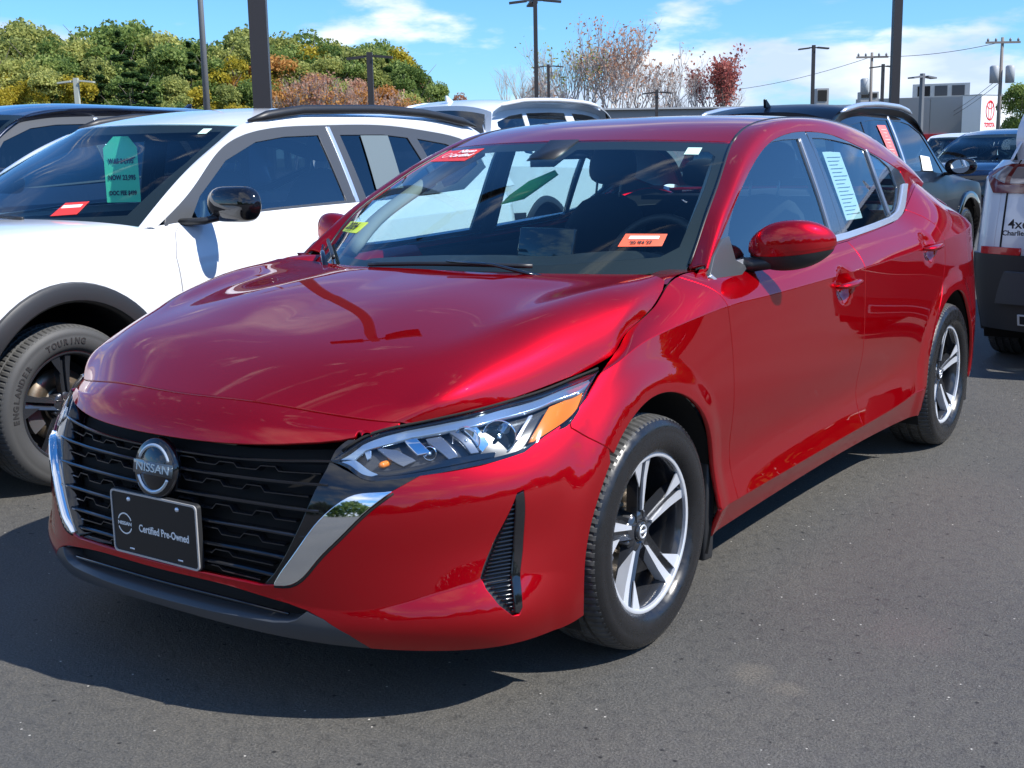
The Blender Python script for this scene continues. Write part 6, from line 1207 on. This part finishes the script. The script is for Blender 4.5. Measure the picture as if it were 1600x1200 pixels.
# bare and half-bare trees in the middle
def bare_tree(px, d, h, label, leafcol=None, nleaf=0, seed=0, spread=.42, mat=None, grp='bare trees beyond the lot'):
    x, y = pt_at(px, d); g = empty('bare_tree', (x, y, 0), 0); tag(g, label, 'tree', grp); r = random.Random(seed); mb = MB(); tips = []
    def br(p, dr, L, rad, dep):
        n = 3; pts = [p]; q = p.copy(); dd = dr.copy()
        for k in range(n): dd = (dd+Vector((r.gauss(0, .10), r.gauss(0, .10), .06))).normalized(); q = q+dd*L/n; pts.append(q.copy())
        mb.tube(pts, [rad*(1-.35*k/n) for k in range(n+1)], 4 if dep > 1 else 6, cap=False); 
        if dep >= 5: tips.append(q); return
        if dep >= 2: tips.append(pts[2])
        for k in range(3 if dep < 4 else 2):
            a = r.uniform(0, 6.28); t = Vector((math.cos(a), math.sin(a), 0)); nd = (dd+t*r.uniform(spread*.6, spread*1.3)+Vector((0, 0, .12))).normalized(); br(pts[r.choice((2, 3, 3))], nd, L*r.uniform(.64, .86), rad*.64, dep+1)
    for k in range(3 if spread > .4 else 2):
        a = k*2.1+r.random(); br(Vector((0, 0, 0)), Vector((math.cos(a)*.22, math.sin(a)*.22, 1)).normalized(), h*.31, .135*h/11, 0)
    mb.build('trunk', mat or palebark, g)
    if nleaf:
        rr = np.random.RandomState(seed); T_ = np.array([tuple(t) for t in tips]); idx = rr.choice(len(T_), nleaf); P = T_[idx]+rr.normal(0, .28, (nleaf, 3)); V = []; F = []
        for i, p in enumerate(P):
            a = rr.normal(size=3); a /= np.linalg.norm(a); b_ = rr.normal(size=3); b_ -= a*np.dot(a, b_); b_ /= np.linalg.norm(b_); s = .10*(.6+.7*rr.rand()); V += [p-a*s-b_*s*.6, p+a*s-b_*s*.6, p+a*s+b_*s*.6, p-a*s+b_*s*.6]; F.append((4*i, 4*i+1, 4*i+2, 4*i+3))
        obj('leaves', mesh('leaves', V, F, False), LM[leafcol], g)
    return g
for px, d, h, lb, lc, nl, sd in ((822, 105, 8.2, 'thin bare tree left of the spread-headed lamp', None, 0, 3), (868, 105, 7.4, 'low bare tree with a few rusty leaves behind the short lamp', 'rust', 260, 4), (908, 100, 10.2, 'bare dark tree with greenish leaves, left of the copper one', 'olive', 420, 5), (965, 100, 10.8, 'half-bare copper-leaved tree in the middle of the row', 'rust', 1500, 6), (1008, 104, 9.4, 'wide bare tree with pinkish twigs right of the copper one', 'rust', 500, 7), (1085, 105, 7.6, 'bare sapling left of the red maple', None, 0, 8), (1042, 115, 5.8, 'small bare shrub tree in the gap before the red maple', 'rust', 60, 9)):
    bare_tree(px, d, h, lb, lc, nl, sd)
for k, px in enumerate((455, 480, 505, 535, 562, 590, 610)): bare_tree(px, 118, 8.2-k*.3, ['first pale bare tree right of the thick dark pole', 'second pale bare tree right of the thick dark pole', 'pale bare tree midway between the thick pole and the dark lamp pole', 'tall pale bare tree left of the dark lamp pole', 'pale bare tree right beside the dark lamp pole', 'pale bare tree second right of the dark lamp pole', 'last and lowest pale bare tree toward the russet one'][k], 'rust' if k % 2 else 'orange', 900, 30+k, .3, grp='pale bare trees along the wood edge')
bare_tree(1120, 105, 8.6, 'red maple with deep red leaves right of the bare trees', 'red', 3600, 12, .30, bark, None)
# unseen woods, added for the dark band they give in the bodywork reflections
wd = MB()
V = []; F = []
rr = np.random.RandomState(3)
for i in range(26000):
    a = R(rr.uniform(-75, 200)); d = rr.uniform(48, 62); x, y = CP.x+d*math.cos(a-R(45)), CP.y+d*math.sin(a-R(45)); 
    b_ = math.degrees(math.atan2(x-CP.x, y-CP.y)); 
    if -65 < b_ < 14: continue
    if rr.rand() < .35: continue
    h = (6.5+2.*math.sin(a*9)+1.5*math.sin(a*23+1))*rr.rand()**.6; n_ = rr.normal(size=3)*.5; m_ = rr.normal(size=3)*.5; p = np.array((x, y, h)); k = len(V); V += [p-n_, p+m_, p+n_, p-m_]; F.append((k, k+1, k+2, k+3))
o = obj('reflection_woods', mesh('reflection_woods', V, F, False), LM['green']); o['kind'] = 'stuff'

# labels that would coincide are told apart by their order from left to right
from collections import defaultdict
dd_ = defaultdict(list)
for o in COL.objects:
    if o.parent is None and o.get('label'): dd_[o['label']].append(o)
for lb, L in dd_.items():
    if len(L) > 1:
        L.sort(key=lambda o: math.atan2(o.location.x-CP.x, o.location.y-CP.y))
        for k, o in enumerate(L): o['label'] = (('left one: ', 'right one: ') if len(L) == 2 else ('left one: ', 'middle one: ', 'right one: '))[min(k, 2)]+lb
